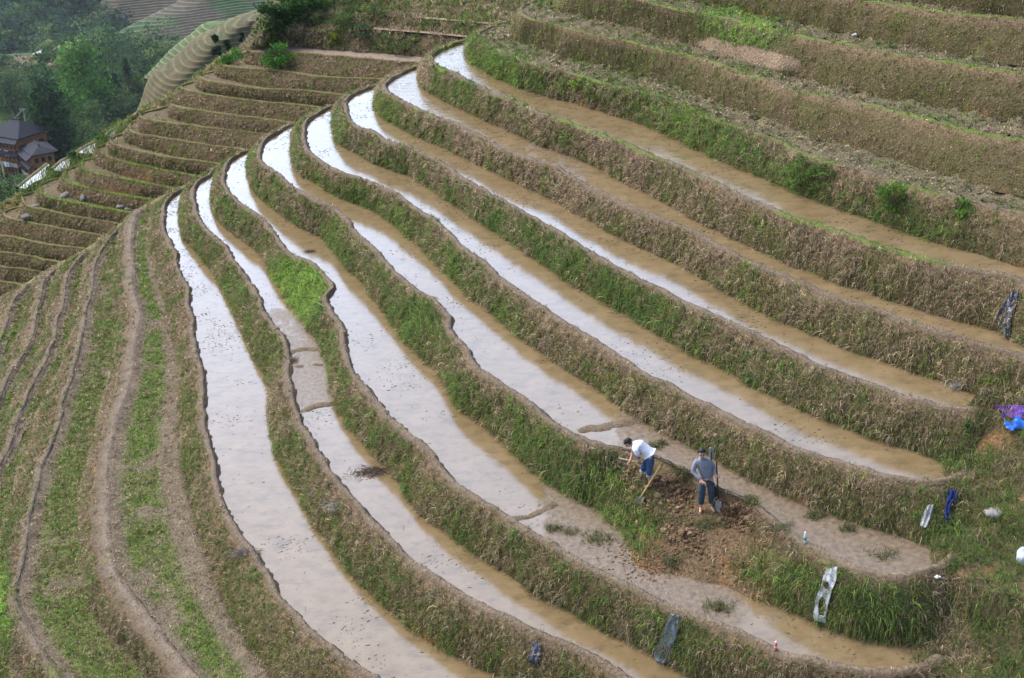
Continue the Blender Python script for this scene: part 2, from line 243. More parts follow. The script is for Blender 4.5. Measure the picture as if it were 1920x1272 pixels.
W[10]=[(1027,1),(994,10),(985,18),(986,29),(999,36),(1025,43),(1059,50),(1085,57),(1116,66),(1147,72),(1184,78),(1220,88),(1252,96),(1285,102),(1319,111),(1350,120),(1382,131),(1415,142),(1454,154),(1488,167),(1519,174),(1550,180),(1581,186),(1613,193),(1649,200),(1680,208),(1717,217),(1753,228),(1785,236),(1826,247),(1863,255),(1920,263),(1990,275)]
F[10]=[(1033,2),(1030,10),(1038,18),(1064,26),(1106,34),(1142,42),(1179,52),(1215,62),(1252,73),(1285,81),(1325,94),(1364,107),(1403,120),(1430,129),(1454,138),(1493,143),(1529,154),(1566,164),(1602,172),(1641,182),(1680,190),(1720,195),(1758,203),(1798,211),(1837,221),(1876,226),(1920,232),(1990,240)]
W[11]=[(1100,-27),(1150,-13),(1200,0),(1220,5),(1252,13),(1283,21),(1309,24),(1345,30),(1377,37),(1416,48),(1459,57),(1498,66),(1529,73),(1566,79),(1602,86),(1641,94),(1680,102),(1720,108),(1758,115),(1798,121),(1837,128),(1876,133),(1920,138),(1990,146)]
F[11]=[(1120,-35),(1200,-18),(1285,0),(1325,8),(1366,16),(1440,31),(1519,49),(1576,62),(1618,73),(1654,81),(1693,88),(1732,96),(1772,103),(1811,109),(1863,118),(1920,124),(1990,130)]
W[12]=[(1300,-62),(1400,-42),(1480,-25),(1560,-9),(1623,3),(1667,8),(1706,13),(1745,19),(1785,25),(1837,30),(1920,36),(1990,42)]
F[12]=[(1310,-70),(1400,-54),(1500,-34),(1600,-14),(1680,1),(1720,8),(1758,14),(1811,23),(1863,28),(1920,32),(1990,37)]
W[0]=[(271,396),(256,414),(252,440),(250,471),(254,503),(253,534),(258,560),(268,581),(269,600),(262,635),(256,672),(252,706),(242,742),(232,776),(221,813),(213,849),(209,893),(209,945),(209,981),(212,1028),(221,1067),(242,1103),(263,1130),(284,1155),(307,1187),(333,1221),(365,1262),(400,1310)]
F[0]=[(290,391),(286,409),(284,435),(281,466),(291,503),(302,539),(310,570),(320,599),(325,638),(338,680),(341,724),(339,776),(339,828),(344,880),(357,932),(365,957),(372,999),(388,1038),(406,1083),(427,1135),(448,1182),(477,1223),(500,1254),(530,1300)]
W[-1]=[(232,428),(206,456),(193,477),(182,508),(180,544),(172,570),(166,600),(161,627),(154,659),(146,690),(138,724),(125,755),(120,787),(109,823),(96,854),(86,880),(78,919),(70,950),(60,994),(57,1033),(47,1067),(40,1098),(39,1130),(50,1163),(68,1192),(86,1223),(109,1254),(130,1300)]
F[-1]=[(245,425),(225,451),(219,492),(216,531),(214,570),(222,604),(221,638),(219,659),(213,698),(198,745),(190,776),(185,807),(174,849),(164,893),(150,940),(151,968),(156,1020),(159,1059),(164,1098),(172,1137),(193,1171),(221,1202),(247,1228),(286,1267),(310,1310)]
W[-2]=[(165,478),(143,500),(130,531),(125,570),(114,604),(110,630),(99,664),(86,693),(65,729),(49,766),(36,802),(26,836),(10,870),(0,893),(-25,950)]
F[-2]=[(178,476),(161,492),(156,526),(153,565),(146,602),(135,640),(125,672),(109,711),(88,745),(70,781),(65,813),(52,849),(36,880),(29,919),(16,968),(0,1020),(-20,1080)]
W[-3]=[(112,506),(88,531),(83,557),(75,591),(68,632),(55,659),(31,693),(16,724),(3,761),(-25,820)]
F[-3]=[(122,503),(104,518),(99,544),(91,583),(86,622),(65,680),(44,716),(26,750),(16,787),(0,823),(-25,880)]
W[-4]=[(60,535),(29,570),(21,604),(10,630),(0,660),(-20,700)]
F[-4]=[(75,530),(55,552),(49,583),(42,622),(23,659),(0,690),(-25,730)]
# G: dry terraces beyond the spur: (crest polyline, foot polyline), left to right
GL=[
([(530,76),(610,80),(696,84),(792,92)],[(478,92),(532,92),(610,101),(701,109),(792,117)]), #placeholder 0
([(500,83),(478,85),(466,96),(478,101),(532,99),(610,106),(701,114),(792,122),(850,129)],[(458,112),(461,121),(500,126),(532,131),(610,142),(714,150),(800,158)]),
([(440,108),(420,112),(416,119),(422,126),(453,130),(500,133),(532,136),(610,147),(714,152),(800,160)],[(404,136),(406,144),(442,154),(500,164),(558,170),(647,178),(720,186)]),
([(400,138),(378,142),(375,147),(385,154),(416,158),(500,170),(558,172),(647,181),(720,189)],[(366,160),(370,168),(416,180),(500,191),(532,195),(626,202),(700,210)]),
([(362,158),(340,161),(338,166),(349,172),(390,180),(443,188),(500,194),(558,200),(602,205),(680,214)],[(322,186),(328,194),(390,208),(500,224),(548,230),(620,239)]),
([(345,190),(322,192),(318,198),(338,204),(390,211),(456,221),(500,226),(540,231),(610,240)],[(312,213),(318,222),(365,234),(417,244),(482,251),(506,253),(580,263)]),
([(290,210),(266,214),(262,221),(276,227),(312,232),(390,242),(495,253),(570,264)],[(258,240),(266,250),(312,258),(390,273),(456,281),(540,293)]),
([(268,226),(246,230),(241,238),(250,250),(286,258),(365,270),(453,283),(540,296)],[(232,258),(240,268),(299,287),(365,302),(417,310),(490,321)]),
([(230,254),(210,260),(207,269),(224,277),(286,292),(365,304),(414,311),(490,323)],[(200,276),(208,287),(234,302),(312,320),(390,329),(460,340)]),
([(205,272),(182,278),(179,284),(198,294),(234,307),(312,322),(372,335),(450,349)],[(172,300),(182,310),(221,326),(286,344),(333,352),(410,366)]),
([(178,300),(156,303),(151,309),(156,319),(182,329),(234,339),(286,348),(328,358),(400,371)],[(140,326),(146,339),(172,356),(234,366),(294,372),(370,386)]),
([(150,314),(128,318),(125,325),(116,334),(118,341),(135,347),(172,357),(234,369),(289,379),(360,393)],[(106,350),(112,362),(156,378),(208,388),(255,397),(330,412)]),
([(125,333),(104,338),(84,343),(75,350),(74,360),(80,368),(104,376),(156,384),(208,395),(253,402),(330,416)],[(68,376),(75,386),(130,404),(182,413),(232,422),(310,437)]),
([(90,358),(68,362),(46,366),(40,374),(43,385),(78,396),(130,406),(182,416),(229,423),(310,438)],[(34,402),(39,414),(104,425),(156,435),(203,443),(280,457)]),
([(60,386),(39,391),(12,395),(5,401),(8,410),(39,417),(104,430),(156,438),(198,445),(280,460)],[(-30,428),(-15,437),(52,448),(117,461),(156,466),(240,482)]),
([(-40,415),(-70,424),(-60,436),(39,451),(104,464),(154,468),(230,484)],[(-80,452),(-60,462),(0,472),(65,482),(120,490),(200,503)]),
([(-60,450),(-90,458),(-80,466),(0,475),(52,482),(115,495),(200,508)],[(-80,480),(-60,487),(0,498),(39,504),(88,511),(170,524)]),
([(-70,478),(-90,484),(-80,490),(0,501),(39,507),(83,513),(170,526)],[(-70,510),(-50,517),(0,526),(34,531),(55,534),(140,548)]),
([(-70,505),(-90,512),(-70,519),(0,530),(29,535),(47,540),(140,556)],[(-70,545),(-50,552),(0,561),(60,570),(140,582)]),
]
# ---------------- terrace levels ----------------
DZ = {k: .8 for k in range(-3, 2)}; DZ.update({2: 1.0, 3: 1.0, 4: 1.15, 5: .86, 6: .88, 7: .83, 8: .99, 9: .95, 10: 1.05, 11: 1.12, 12: 1.05})
Z = {4: 0.}
for k in range(5, 13): Z[k] = Z[k-1]+DZ[k]
for k in range(3, -5, -1): Z[k] = Z[k+1]-DZ[k+1]
W[-2] = W[-2][:-1]+[(-22, 960), (-50, 1060), (-60, 1160), (-30, 1260), (20, 1320)]; F[-2] = F[-2][:-1]+[(-12, 1080), (-14, 1150), (2, 1210), (45, 1270), (80, 1320)]
W[1] += [(950, 1390), (1150, 1460)]; F[1] += [(1150, 1362), (1300, 1420)]
W[2] += [(1400, 1355), (1560, 1385), (1745, 1375)]; F[2] += [(1480, 1338), (1600, 1358), (1745, 1350)]
WW, FF = {}, {}
for k in range(-4, 13):
    a = pz(W[k], Z[k]); b = pz(F[k], Z[k])
    if k < 12 and k > -4:
        nxt = pz(W[k+1][:1], Z[k+1])[0]
        d = nxt-a[0]; d[2] = 0
    elif k == -4: d = np.array([1., 0, 0])
    else: d = np.array([.9, .3, 0])
    d /= np.linalg.norm(d); th = radians(22); d = np.array([d[0]*math.cos(th)-d[1]*math.sin(th), d[0]*math.sin(th)+d[1]*math.cos(th), 0])
    ext = 3.0
    if k <= 0: pass
    elif k < 10:
        a = np.vstack([a[0]+d*ext, a]); b = np.vstack([b[0]+d*(ext-.3)+np.array([.25, -.15, 0]), b])
    if k >= 7:      # carry the terraces on beyond the right edge of the frame
        for nm in (0, 1):
            q = (a, b)[nm]; tdir = q[-1]-q[-4]; tdir[2] = 0; tdir /= np.linalg.norm(tdir); ex = [q[-1]+tdir*s_+np.array([0, -.012*s_*s_, 0]) for s_ in (2, 4.5, 7, 10, 13)]
            if nm == 0: a = np.vstack([a]+ex)
            else: b = np.vstack([b]+ex)
    WW[k] = catmull(a, 4); FF[k] = catmull(b, 4)
def offset(P, d):      # to the left of travel in plan (outer side)
    t = np.gradient(P, axis=0); t /= np.linalg.norm(t[:, :2], axis=1, keepdims=True)+1e-9
    n = np.stack([t[:, 1], -t[:, 0], np.zeros(len(P))], 1); return P+n*np.reshape(d, (-1, 1))
# which side is outward? compare with the foot line
def outer(k, P, d):
    d = np.asarray(d, float)+np.zeros(len(P))
    if d.mean() < 0: q = outer(k, P, -d); q[:, :2] = 2*P[:, :2]-q[:, :2]; return q
    q = offset(P, d); i = len(P)//2
    f = FF[k][len(FF[k])//2]
    D1 = np.linalg.norm(FF[k]-q[i], axis=1).min(); D2 = np.linalg.norm(FF[k]-offset(P, -np.asarray(d))[i], axis=1).min()
    return q if D1 > D2 else offset(P, -np.asarray(d))
ELL = []   # fresh green patches of grass (photo px ellipse, angle, strength)
for e in [(575, 520, 62, 46, 0, 4), (575, 570, 32, 46, 30, 3.4), (785, 600, 45, 40, 30, 1.2), (1390, 52, 80, 32, 12, 4), (1480, 330, 70, 40, 20, .7), (1300, 235, 260, 42, 28, 1.2), (950, 130, 90, 50, 30, 1.3), (860, 160, 60, 40, 40, .8),
          (640, 250, 20, 60, 20, .9), (560, 290, 16, 50, 20, .9), (760, 240, 120, 35, 28, .7), (680, 390, 120, 35, 22, .7), (800, 470, 110, 40, 32, .6), (880, 420, 200, 45, 32, .6), (1180, 560, 160, 45, 33, .8), (1050, 480, 160, 40, 33, .7),
          (900, 560, 120, 40, 40, .55), (650, 460, 60, 35, 30, .5), (1000, 820, 120, 50, 40, .6), (1130, 900, 55, 50, 30, 1.5), (1170, 960, 60, 60, 45, 1.4), (1200, 1000, 40, 40, 0, 1.3), (1470, 1085, 100, 42, 15, 1.3), (1640, 1140, 130, 60, 10, 1.1),
          (1780, 1020, 60, 60, 0, .6), (1870, 1000, 70, 80, 0, .6), (1400, 720, 240, 40, 30, .45), (1560, 800, 160, 35, 20, .6), (540, 620, 40, 60, 50, .5), (450, 560, 40, 60, 50, .5), (880, 740, 80, 30, 45, .5), (1280, 1200, 60, 40, 20, .8), (1230, 1170, 40, 50, 20, .8), (1700, 420, 150, 35, 18, .5), (1600, 590, 200, 30, 18, .15),
          (1380, 540, 250, 25, 30, .1), (1500, 700, 200, 25, 25, .35), (600, 1080, 140, 40, 45, .3), (640, 780, 60, 30, 50, .3), (1430, 60, 60, 30, 20, .8), (525, 1000, 30, 60, 40, .3), (4, 1140, 26, 90, 0, 3.2), (1830, 1120, 40, 80, 0, .6)]:
    ELL.append(e)
def greenness(Q):
    p = topx(Q); g = np.zeros(len(p))
    for cx, cy, rx, ry, an, st in ELL:
        an = radians(an); x = p[:, 0]-cx; y = p[:, 1]-cy; u = x*math.cos(an)+y*math.sin(an); v = -x*math.sin(an)+y*math.cos(an)
        g = np.maximum(g, st*np.exp(-1.2*((u/rx)**2+(v/ry)**2)**1.5))
    return g
# weights DRY STRAW OLIVE MOSS GREEN LIME per bank (left/near mix)
BW = {-3: (3, 1, 3, 3, 1, 0), -2: (3, 1, 3, 3, 1, 0), -1: (3, 1, 3, 2, 1, 0), 0: (4, 1, 3, 2, 1, 0), 1: (3, .8, 3.4, 3, 1, .2), 2: (2, .7, 3.2, 3.4, 1.4, .2), 3: (2.2, .7, 3, 3.2, 1.4, .3), 4: (2, .8, 3, 3.2, 1.6, .3), 5: (3, 1, 3.2, 2.6, 1, .4),
      6: (3, .9, 2.2, 2.6, 1.8, .1), 7: (4.2, 1.4, 3, 1.6, .4, .4), 8: (5, 1.2, 2.2, 1.6, .4, .2), 9: (3.4, .6, 2.4, 2.6, 1.2, .4), 10: (3.0, .5, 4, 2.4, .4, 1.3), 11: (3.2, .5, 4, 2.6, .5, .9), 12: (3, .5, 3.8, 2.6, .5, .8), 13: (3, .4, 3, 3, .3, 0)}
def bare(Q):
    p = topx(Q); r = 0
    for cx, cy, rx, ry, an in ((1395, 101, 105, 17, 13),):
        an = radians(an); x = p[:, 0]-cx; y = p[:, 1]-cy; u = x*math.cos(an)+y*math.sin(an); v = -x*math.sin(an)+y*math.cos(an); r = np.maximum(r, 1-sst((u/rx)**4+(v/ry)**2+1.6*(fbm(Q, 1.4, 38)-.5), .6, 1.1))
    return r
def dug(Q):            # 0..1: the stretch of bank the two men are cutting
    p = topx(Q); return sst(p[:, 0], 1120, 1180)*(1-sst(p[:, 0], 1390, 1470))
DROP, SHELF = .62, .0
blades = Blades()
BANK = {}
def bank_blades(G, nrm, dens, wts, Ls=(.14, .34), wd=.0155, hang=.68, skip=None, bl=None, side=None, clump=6):
    bl = bl or blades
    a = np.linalg.norm(np.cross(G[1:, :-1]-G[:-1, :-1], G[:-1, 1:]-G[:-1, :-1]), axis=2); ar = a.ravel(); n = rng.poisson(ar.sum()*dens)
    if n == 0: return
    nc_ = max(1, n//clump); c = rng.choice(len(ar), nc_, p=ar/ar.sum()); u, v = rng.random(nc_), rng.random(nc_); rep = rng.integers(0, nc_, n); c = c[rep]; u = u[rep][:, None]; v = v[rep][:, None]; i, j = np.unravel_index(c, a.shape)
    P = G[i, j]*(1-u)*(1-v)+G[i+1, j]*u*(1-v)+G[i, j+1]*(1-u)*v+G[i+1, j+1]*u*v; key = rep; jit = rng.normal(0, .035, (n, 3)); nn = nrm[i, j]; P = P+jit-nn*(jit*nn).sum(1, keepdims=True); ctint = rng.uniform(.76, 1.26, nc_)[rep]; csel = rng.random(nc_)[rep]; tcn = (j+v[:, 0])/(G.shape[1]-1)
    kb = rng.random(n) > bare(P)*.93; P, nn, tcn, ctint, csel = P[kb], nn[kb], tcn[kb], ctint[kb], csel[kb]; n = len(P)
    if skip is not None:
        k = ~skip(P, tcn); P, nn, tcn, ctint, csel = P[k], nn[k], tcn[k], ctint[k], csel[k]; n = len(P)
    px = topx(P); k = (px[:, 0] > -60) & (px[:, 0] < 2350) & (px[:, 1] > -60) & (px[:, 1] < 1340); P, nn, tcn, ctint, csel = P[k], nn[k], tcn[k], ctint[k], csel[k]; n = len(P)
    if n == 0: return
    cl = fbm(P, .9, 3); cl2 = fbm(P, 2.6, 9, 2); g = greenness(P)
    wt = np.tile(np.array(wts, float), (n, 1)); e = 5.5
    dry = np.clip((cl-.5)*e, -1, 1); wt[:, :2] *= np.exp(dry*1.3)[:, None]; wt[:, 4:] *= np.exp(-dry*1.3+(cl2-.5)*5)[:, None]; wt[:, 2:4] *= np.exp((cl2-.5)*2)[:, None]
    wt[:, 0] *= 1+1.5*(1-tcn)**3; wt[:, 4] += g*3.2; wt[:, 5] += g*1.3; wt[:, 3] += g*2; wt[:, 5] += np.clip(g-1, 0, 3)*9; wt[:, :2] *= np.exp(-g*1.5)[:, None]
    wq = wt/wt.sum(1, keepdims=True); sel = (csel[:, None] > np.cumsum(wq, 1)).sum(1).clip(0, 5); mixm = rng.random(n) < .3; sel = np.where(mixm, (rng.random((n, 1)) > np.cumsum(wq, 1)).sum(1).clip(0, 5), sel); col = np.array(PAL)[sel]*(ctint*rng.uniform(.75, 1.3, n)*(1+.28*np.clip(g-1, 0, 1.2)))[:, None]*1.42
    s = 1+.6*np.clip(g, 0, 1)+.35*(cl2-.5); dist = np.linalg.norm(P-[0, 0, CH], axis=1)
    L_ = rng.uniform(*Ls, n)*s; up = rng.uniform(-.3, .55, n); d = nn*.6+np.array([0, 0, 1.])*up[:, None]+rng.normal(0, .35, (n, 3))
    bl.add(P-nn*.02, d, L_, wd*np.clip(dist/32, .75, 2.2)*rng.uniform(.6, 1.3, n), col, droop=np.clip(rng.normal(hang, .2, n), .05, .95))
def bank(k, O, Ft, M_=22, zb=None, name='terrace_bank', amp=.05, bulge=.16, dens=170, digz=False, wts=None, **kw):
    B = pair(O, Ft); n = len(O); t = np.linspace(0, 1, M_); G = np.zeros((n, M_, 3)); dg = dug(B) if digz else np.zeros(n)
    for m, tt in enumerate(t):
        zt = 1-tt**1.05; P = O*(1-tt)+B*tt
        prof = zt
        z = O[:, 2]*prof+B[:, 2]*(1-prof); bh = bulge*math.sin(math.pi*tt)*1.0
        dn = (B-O); dn[:, 2] = 0; ln = np.linalg.norm(dn, axis=1, keepdims=True)+1e-6; dn = dn/ln
        P = P+dn*np.clip(bh*(1-dg)[:, None]*np.clip(ln/.8, .3, 1), 0, .3)
        z2 = np.where(tt < .05, O[:, 2]-DROP*tt/.05, np.where(tt < .52, O[:, 2]-DROP-.1*(tt-.1), O[:, 2]-DROP-.05-(O[:, 2]-DROP-.05-B[:, 2])*((tt-.52)/.48)**.9))
        P[:, 2] = z*(1-dg)+z2*dg
        G[:, m] = P
    nr = gridnormals(G); nr *= np.sign(nr[n//2, M_//2, 2]) or 1
    flat = G.reshape(-1, 3); w_ = np.sin(np.pi*np.linspace(0.06, .94, M_))[None, :, None]
    nz_ = (fbm(flat, 1.1, 5)-.5)*2*amp*1.4+(fbm(flat, 4.5, 6)-.5)*2*amp; dgr = np.repeat(dg, M_); nz_ = nz_*(1-.7*dgr)+dgr*np.tile(.2+.8*sst(t, .45, .7), n)*(np.abs(fbm(flat, 3.2, 16)-.5)*.22+(vn(flat, 9, 17)-.5)*.10)
    G = G+nr*nz_.reshape(n, M_, 1)*w_
    nr = gridnormals(G); nr *= np.sign(nr[n//2, M_//2, 2]) or 1
    flat = G.reshape(-1, 3); c1 = np.array(lin(96, 82, 62)); c2 = np.array(lin(82, 78, 46)); c3 = np.array(lin(122, 102, 80)); m1 = fbm(flat, 1.6, 21)[:, None]
    tt = np.tile(t, n)[:, None]; C = c2*(1-m1)+c1*m1; C = C*(1-.8*sst(tt, .3, 0))+c3*.8*sst(tt, .3, 0)
    gr = greenness(flat)[:, None].clip(0, 1); C = C*(1-.5*gr)+np.array(lin(60, 82, 40))*.5*gr
    red = sst(fbm(flat, .7, 31), .62, .76)[:, None]*sst(tt, .75, 1)*.6; C = C*(1-red)+np.array(lin(160, 104, 62))*red
    br = bare(flat)[:, None]; C = C*(1-br)+np.array(lin(138, 119, 98))*(.75+.5*fbm(flat, 2.5, 37)[:, None])*br
    dgc = np.array(lin(110, 90, 68))*(.75+.5*fbm(flat, 2.5, 33)[:, None]); og = sst(fbm(flat, 2.2, 35), .5, .7)[:, None]*sst(tt, .55, .8); dgc = dgc*(1-og*.5)+np.array(lin(150, 106, 68))*og*.5
    d_ = dgr[:, None]; C = C*(1-d_)+dgc*d_
    o = struct(mesh(name, flat, gridfaces(n, M_), M['soil'], None, C, smooth=True)); BANK[k] = (G, nr)
    if digz:
        def skip(P, tc_):
            p = topx(P); d = dug(P); g = greenness(P); return (rng.random(len(P)) < d*(1.02-np.clip(g*1.1, 0, 1)-.12)) & (d > .02)
        kw['skip'] = skip
    bank_blades(G, nr, dens, wts or BW.get(k, BW[5]), **kw)
    return o
def bund(k, P, width=.36, h=.13, name='bund', green=0.):
    # raised earth lip round a paddy; profile from the water line over the top to the outer edge
    n = len(P); px = topx(P); wd = width*(.55+.9*fbm(P, 1.3, 41))*(1-.85*(dug(P) if k == 4 else 0)); 
    off = [-.06, .03, .10, .3, .75, 1.0]; hz = [-.08, .03, .7, 1.0, .8, .35]
    dgv = dug(P) if k == 4 else np.zeros(n)
    G = np.zeros((n, 6, 3))
    for m in range(6):
        o_ = off[m] if m < 3 else off[m]*wd
        q = outer(k, P, o_*np.ones(n)); q[:, 2] = Z[k]+h*hz[m]*(.8+.45*fbm(P, 1.4, 43))*(1-.8*dgv)
        G[:, m] = q
    if k not in WATERK:
        G[:, 0, :2] = outer(k, P, -.16*np.ones(n))[:, :2]; G[:, 0, 2] = Z[k]-.03; G[:, 1, 2] = Z[k]+.015
    for m in range(6): G[:, m, :2] = smooth(G[:, m, :2], 2)
    flat = G.reshape(-1, 3); fl = (fbm(flat, 5, 44, 3)-.5)*.15; G[:, 1:5, 2] += fl.reshape(n, 6)[:, 1:5]
    c0 = np.array(lin(76, 64, 50)); c1 = np.array(lin(124, 109, 92)); c2 = np.array(lin(104, 90, 72)); c = np.stack([c0*.7, c0, c1, c1, c2, c2*.85] if k in WATERK else [c1*.85, c1*.9, c1, c1, c2, c2*.8]); C = np.tile(c, (n, 1))*(.8+.4*fbm(flat, 3, 45)[:, None])
    if green > 0:
        gm = sst(fbm(flat, .5, 47), .75-.5*green, .95-.5*green)[:, None]; C = C*(1-gm)+np.array(lin(96, 104, 52))*gm
    struct(mesh(name, flat, gridfaces(n, 6), M['bund'], None, C, smooth=True))
    PATHS.append((k, G)); return G[:, 5], G
WATERK = range(1, 9)
BAND = {0: (.08, .7), -1: (.1, .97), -2: (.1, .85), -3: (.1, .85), -4: (.1, .9)}
def mudf(k, Q):
    p = topx(Q); x = p[:, 0]; y = p[:, 1]; m = np.zeros(len(p)); r = np.zeros(len(p))
    if k == 2:
        m = .62*sst(y, 560, 600)*(1-sst(y, 650, 662))+1.15*sst(y, 640, 652)*(1-sst(y, 754, 768)); 
    if k == 3: m = .86*sst(x, 1000, 1040)*(1-.75*sst(x, 1330, 1420)); r = np.zeros(len(p))
    if k == 4: m = .85*sst(x, 1130, 1190); 
    if k == 7: m = .30*sst(x, 960, 1000)*(1-sst(x, 1080, 1130))*1.6+.1*sst(x, 1100, 1200); r = (1-sst(x, 860, 1000))
    if k == 8: r = (1-sst(x, 880, 1020))+.35*sst(x, 1180, 1250)*(1-sst(x, 1400, 1500))
    if k == 6: m = .35*sst(x, 1700, 1900)
    if k == 1: m = .12*sst(y, 500, 560)
    return np.stack([m, r, 0*m], 1)
ALLPTS = []; PATHS = []
for k in range(-4, 13):
    P = resamp(WW[k], .16); P[:, :2] = smooth(P[:, :2], 3); P = P+np.stack([(vn(P, 1.8, 51)-.5)*.10, (vn(P, 1.8, 52)-.5)*.10, 0*P[:, 0]], 1)
    R = resamp(FF[k], .16); R[:, :2] = smooth(R[:, :2], 2); R = R+np.stack([(vn(R, 2.5, 53)-.5)*.14, (vn(R, 2.5, 54)-.5)*.14, 0*R[:, 0]], 1)
    FF[k] = R; WW[k] = P
for k in range(-4, 13):
    P = WW[k]; R = FF[k]; ALLPTS += [P[::12], R[::12]]
    wet = k in WATERK
    if wet: O, Gb = bund(k, P, .30, .12, 'bund', {8: .8, 7: .25}.get(k, 0.))
    elif k <= 0: O, Gb = bund(k, P, .52 if k == 0 else .34, .1, 'path', .42 if k < 0 else .05)
    else: O, Gb = bund(k, P, .26, .08, 'bund', .9)
    if k > -4 or True:
        Ft = FF[k-1] if k-1 in FF else outer(k, P, 2.2)-np.array([0, 0, .9])
        dens = {0: 340}.get(k, 640) if k > -3 else 240
        if k >= 9: dens = 420 if k == 9 else 300
        bank(k, O, Ft, digz=(k == 4), dens=dens, wts=BW.get(k, BW[-3]), Ls=(.10, .24) if k < 2 else (.06, .17) if k > 9 else (.13, .33))
    # water sheet or dry tread
    B = pair(P, R); B[:, 2] = Z[k]
    if wet:
        m_ = 10; t = np.linspace(-.01, 1.03, m_)[None, :, None]; G = P[:, None]*(1-t)+B[:, None]*t; G[..., 2] = Z[k]; flat = G.reshape(-1, 3)
        struct(mesh('water', flat, gridfaces(len(P), m_), M['water'], None, mudf(k, flat)))
    else:
        m_ = 16; t = np.linspace(0, 1.05, m_)[None, :, None]; G = P[:, None]*(1-t)+B[:, None]*t; flat = G.reshape(-1, 3); t2 = np.tile(np.linspace(0, 1, m_), len(P))
        rough = .24 if k > 0 else .12
        flat[:, 2] = Z[k]+(fbm(flat, 3.2, 61)-.5)*rough*1.6+(vn(flat, 9, 62)-.5)*rough*.5-.04*np.sin(np.pi*t2)+.05*sst(t2, .9, 1)+(.07*(1-sst(t2, .02, .12)) if k <= 0 else 0); G = flat.reshape(G.shape)
        a1 = np.array(lin(116, 106, 84)) if k > 0 else np.array(lin(122, 108, 90)); a2 = np.array(lin(84, 80, 58)) if k > 0 else np.array(lin(94, 84, 66)); mm = fbm(flat, 2.4, 63)[:, None]; C = a1*mm+a2*(1-mm)
        if k <= 0:
            b0, b1 = BAND[k]; e_ = (np.minimum(sst(t2, b0, b0+.15), 1-sst(t2, b1-.15, b1))*sst(fbm(flat, 1.1, 66), .2, .46))[:, None]; C = C*(1-.75*e_)+np.array(lin(88, 100, 44))*.75*e_
        if k <= 0: f_ = sst(t2, .86, .98)[:, None]; C = C*(1-f_)+np.array(lin(66, 54, 44))*f_
        struct(mesh('ploughed_soil' if k > 0 else 'field_soil', flat, gridfaces(len(P), m_), M['soil'], None, C, smooth=True))
        nr = gridnormals(G); nr *= np.sign(nr[5, 5, 2])
        if k > 0: bank_blades(G, nr, 300, (2.4, 2.0, 2, 3, 1.3, .3), Ls=(.05, .14), wd=.028, hang=.3)
        else:
            # seedlings in an uneven strip, dead rice straw elsewhere
            def sk(Q, tc_, k=k):
                band = BAND[k]; e = np.minimum(sst(tc_, band[0], band[0]+.18), 1-sst(tc_, band[1]-.18, band[1]))
                return rng.random(len(Q)) > e*sst(fbm(Q, 1.1, 66), .2, .46)
            bank_blades(G, nr, 800, {0: (0.3, .1, 1.6, 1.2, 2.4, 4.2), -1: (.8, .2, 3.4, 2.4, 1.6, 1.6)}.get(k, (.8, .2, 2.6, 2, 1.6, 1.2)), Ls=(.05, .12), wd=.022, hang=.25, skip=sk)
            bank_blades(G, nr, 200, (4, 2.6, 1.2, .8, 0, 0), Ls=(.05, .14), wd=.02, hang=.35)
# tufts along the earth lips
for k, Gp in PATHS:
    nr = gridnormals(Gp); dn_, wt_ = (60, (3, 3, 3, 2, .6, .3)) if 0 < k < 8 else (170, (2, 1.5, 3.4, 2, .8, 1.2)) if k == 8 or k < 0 else (70, (3, 2, 2, 1.2, .4, .2)) if k == 0 else (260, (2, 1.2, 3, 1.6, .6, 2.2))
    bank_blades(Gp[:, 2:6], nr[:, 2:6], dn_, wt_, Ls=(.05, .13), wd=.018, hang=.3)
# grassy ridge path where the dry fields end
rdp = [(432, 306, Z[2]), (398, 322, Z[2]-.3), (350, 350, Z[1]), (308, 371, Z[1]-.35), (268, 392, Z[0]), (228, 424, Z[-1]), (196, 446, Z[-1]-.4), (160, 473, Z[-2]), (112, 498, Z[-3]), (60, 530, Z[-4]), (0, 565, Z[-4]-.7), (-60, 600, Z[-4]-1.4)]
P = resamp(catmull(np.array([pz([(x, y)], z)[0] for x, y, z in rdp]), 5), .2); Gp = np.stack([P+[.32, -.5, -.5], P+[.1, -.18, .03], P+[-.1, .18, .05], P+[-.32, .5, -.2], P+[-.8, 1.2, -1.5]], 1); Gp += (fbm(Gp.reshape(-1, 3), 1.5, 48).reshape(len(P), 5, 1)-.5)*.25; fl = Gp.reshape(-1, 3)
struct(mesh('path', fl, gridfaces(len(P), 5), M['bund'], None, np.array(lin(116, 104, 72))*(.75+.5*fbm(fl, 2, 49)[:, None]), smooth=True)); bank_blades(Gp, gridnormals(Gp), 200, (2, 1.5, 3.4, 2, .8, 1.2), Ls=(.06, .2), wd=.02, hang=.35)
# low mud ridges that cross a paddy
def ridge(pts, z, r=.075, name='mud_ridge'):
    P = resamp(catmull(pz(pts, z), 4), .1); n = len(P); t = np.gradient(P, axis=0); t /= np.linalg.norm(t, axis=1, keepdims=True); s = np.stack([t[:, 1], -t[:, 0], 0*t[:, 0]], 1)
    a = np.linspace(0, math.pi, 7); rr = r*(.8+.6*fbm(P, 2.5, 71)); G = P[:, None]+s[:, None]*(np.cos(a)[None, :, None]*rr[:, None, None]*2.4)+np.array([0, 0, 1.])*(np.sin(a)[None, :, None]*rr[:, None, None]*.7-.03)
    G += (fbm(G.reshape(-1, 3), 5, 72, 3).reshape(n, 7, 1)-.5)*.12; flat = G.reshape(-1, 3); C = np.array(lin(104, 90, 72))*(.7+.6*fbm(flat, 4, 73)[:, None])
    struct(mesh(name, flat, gridfaces(n, 7), M['bund'], None, C, smooth=True))
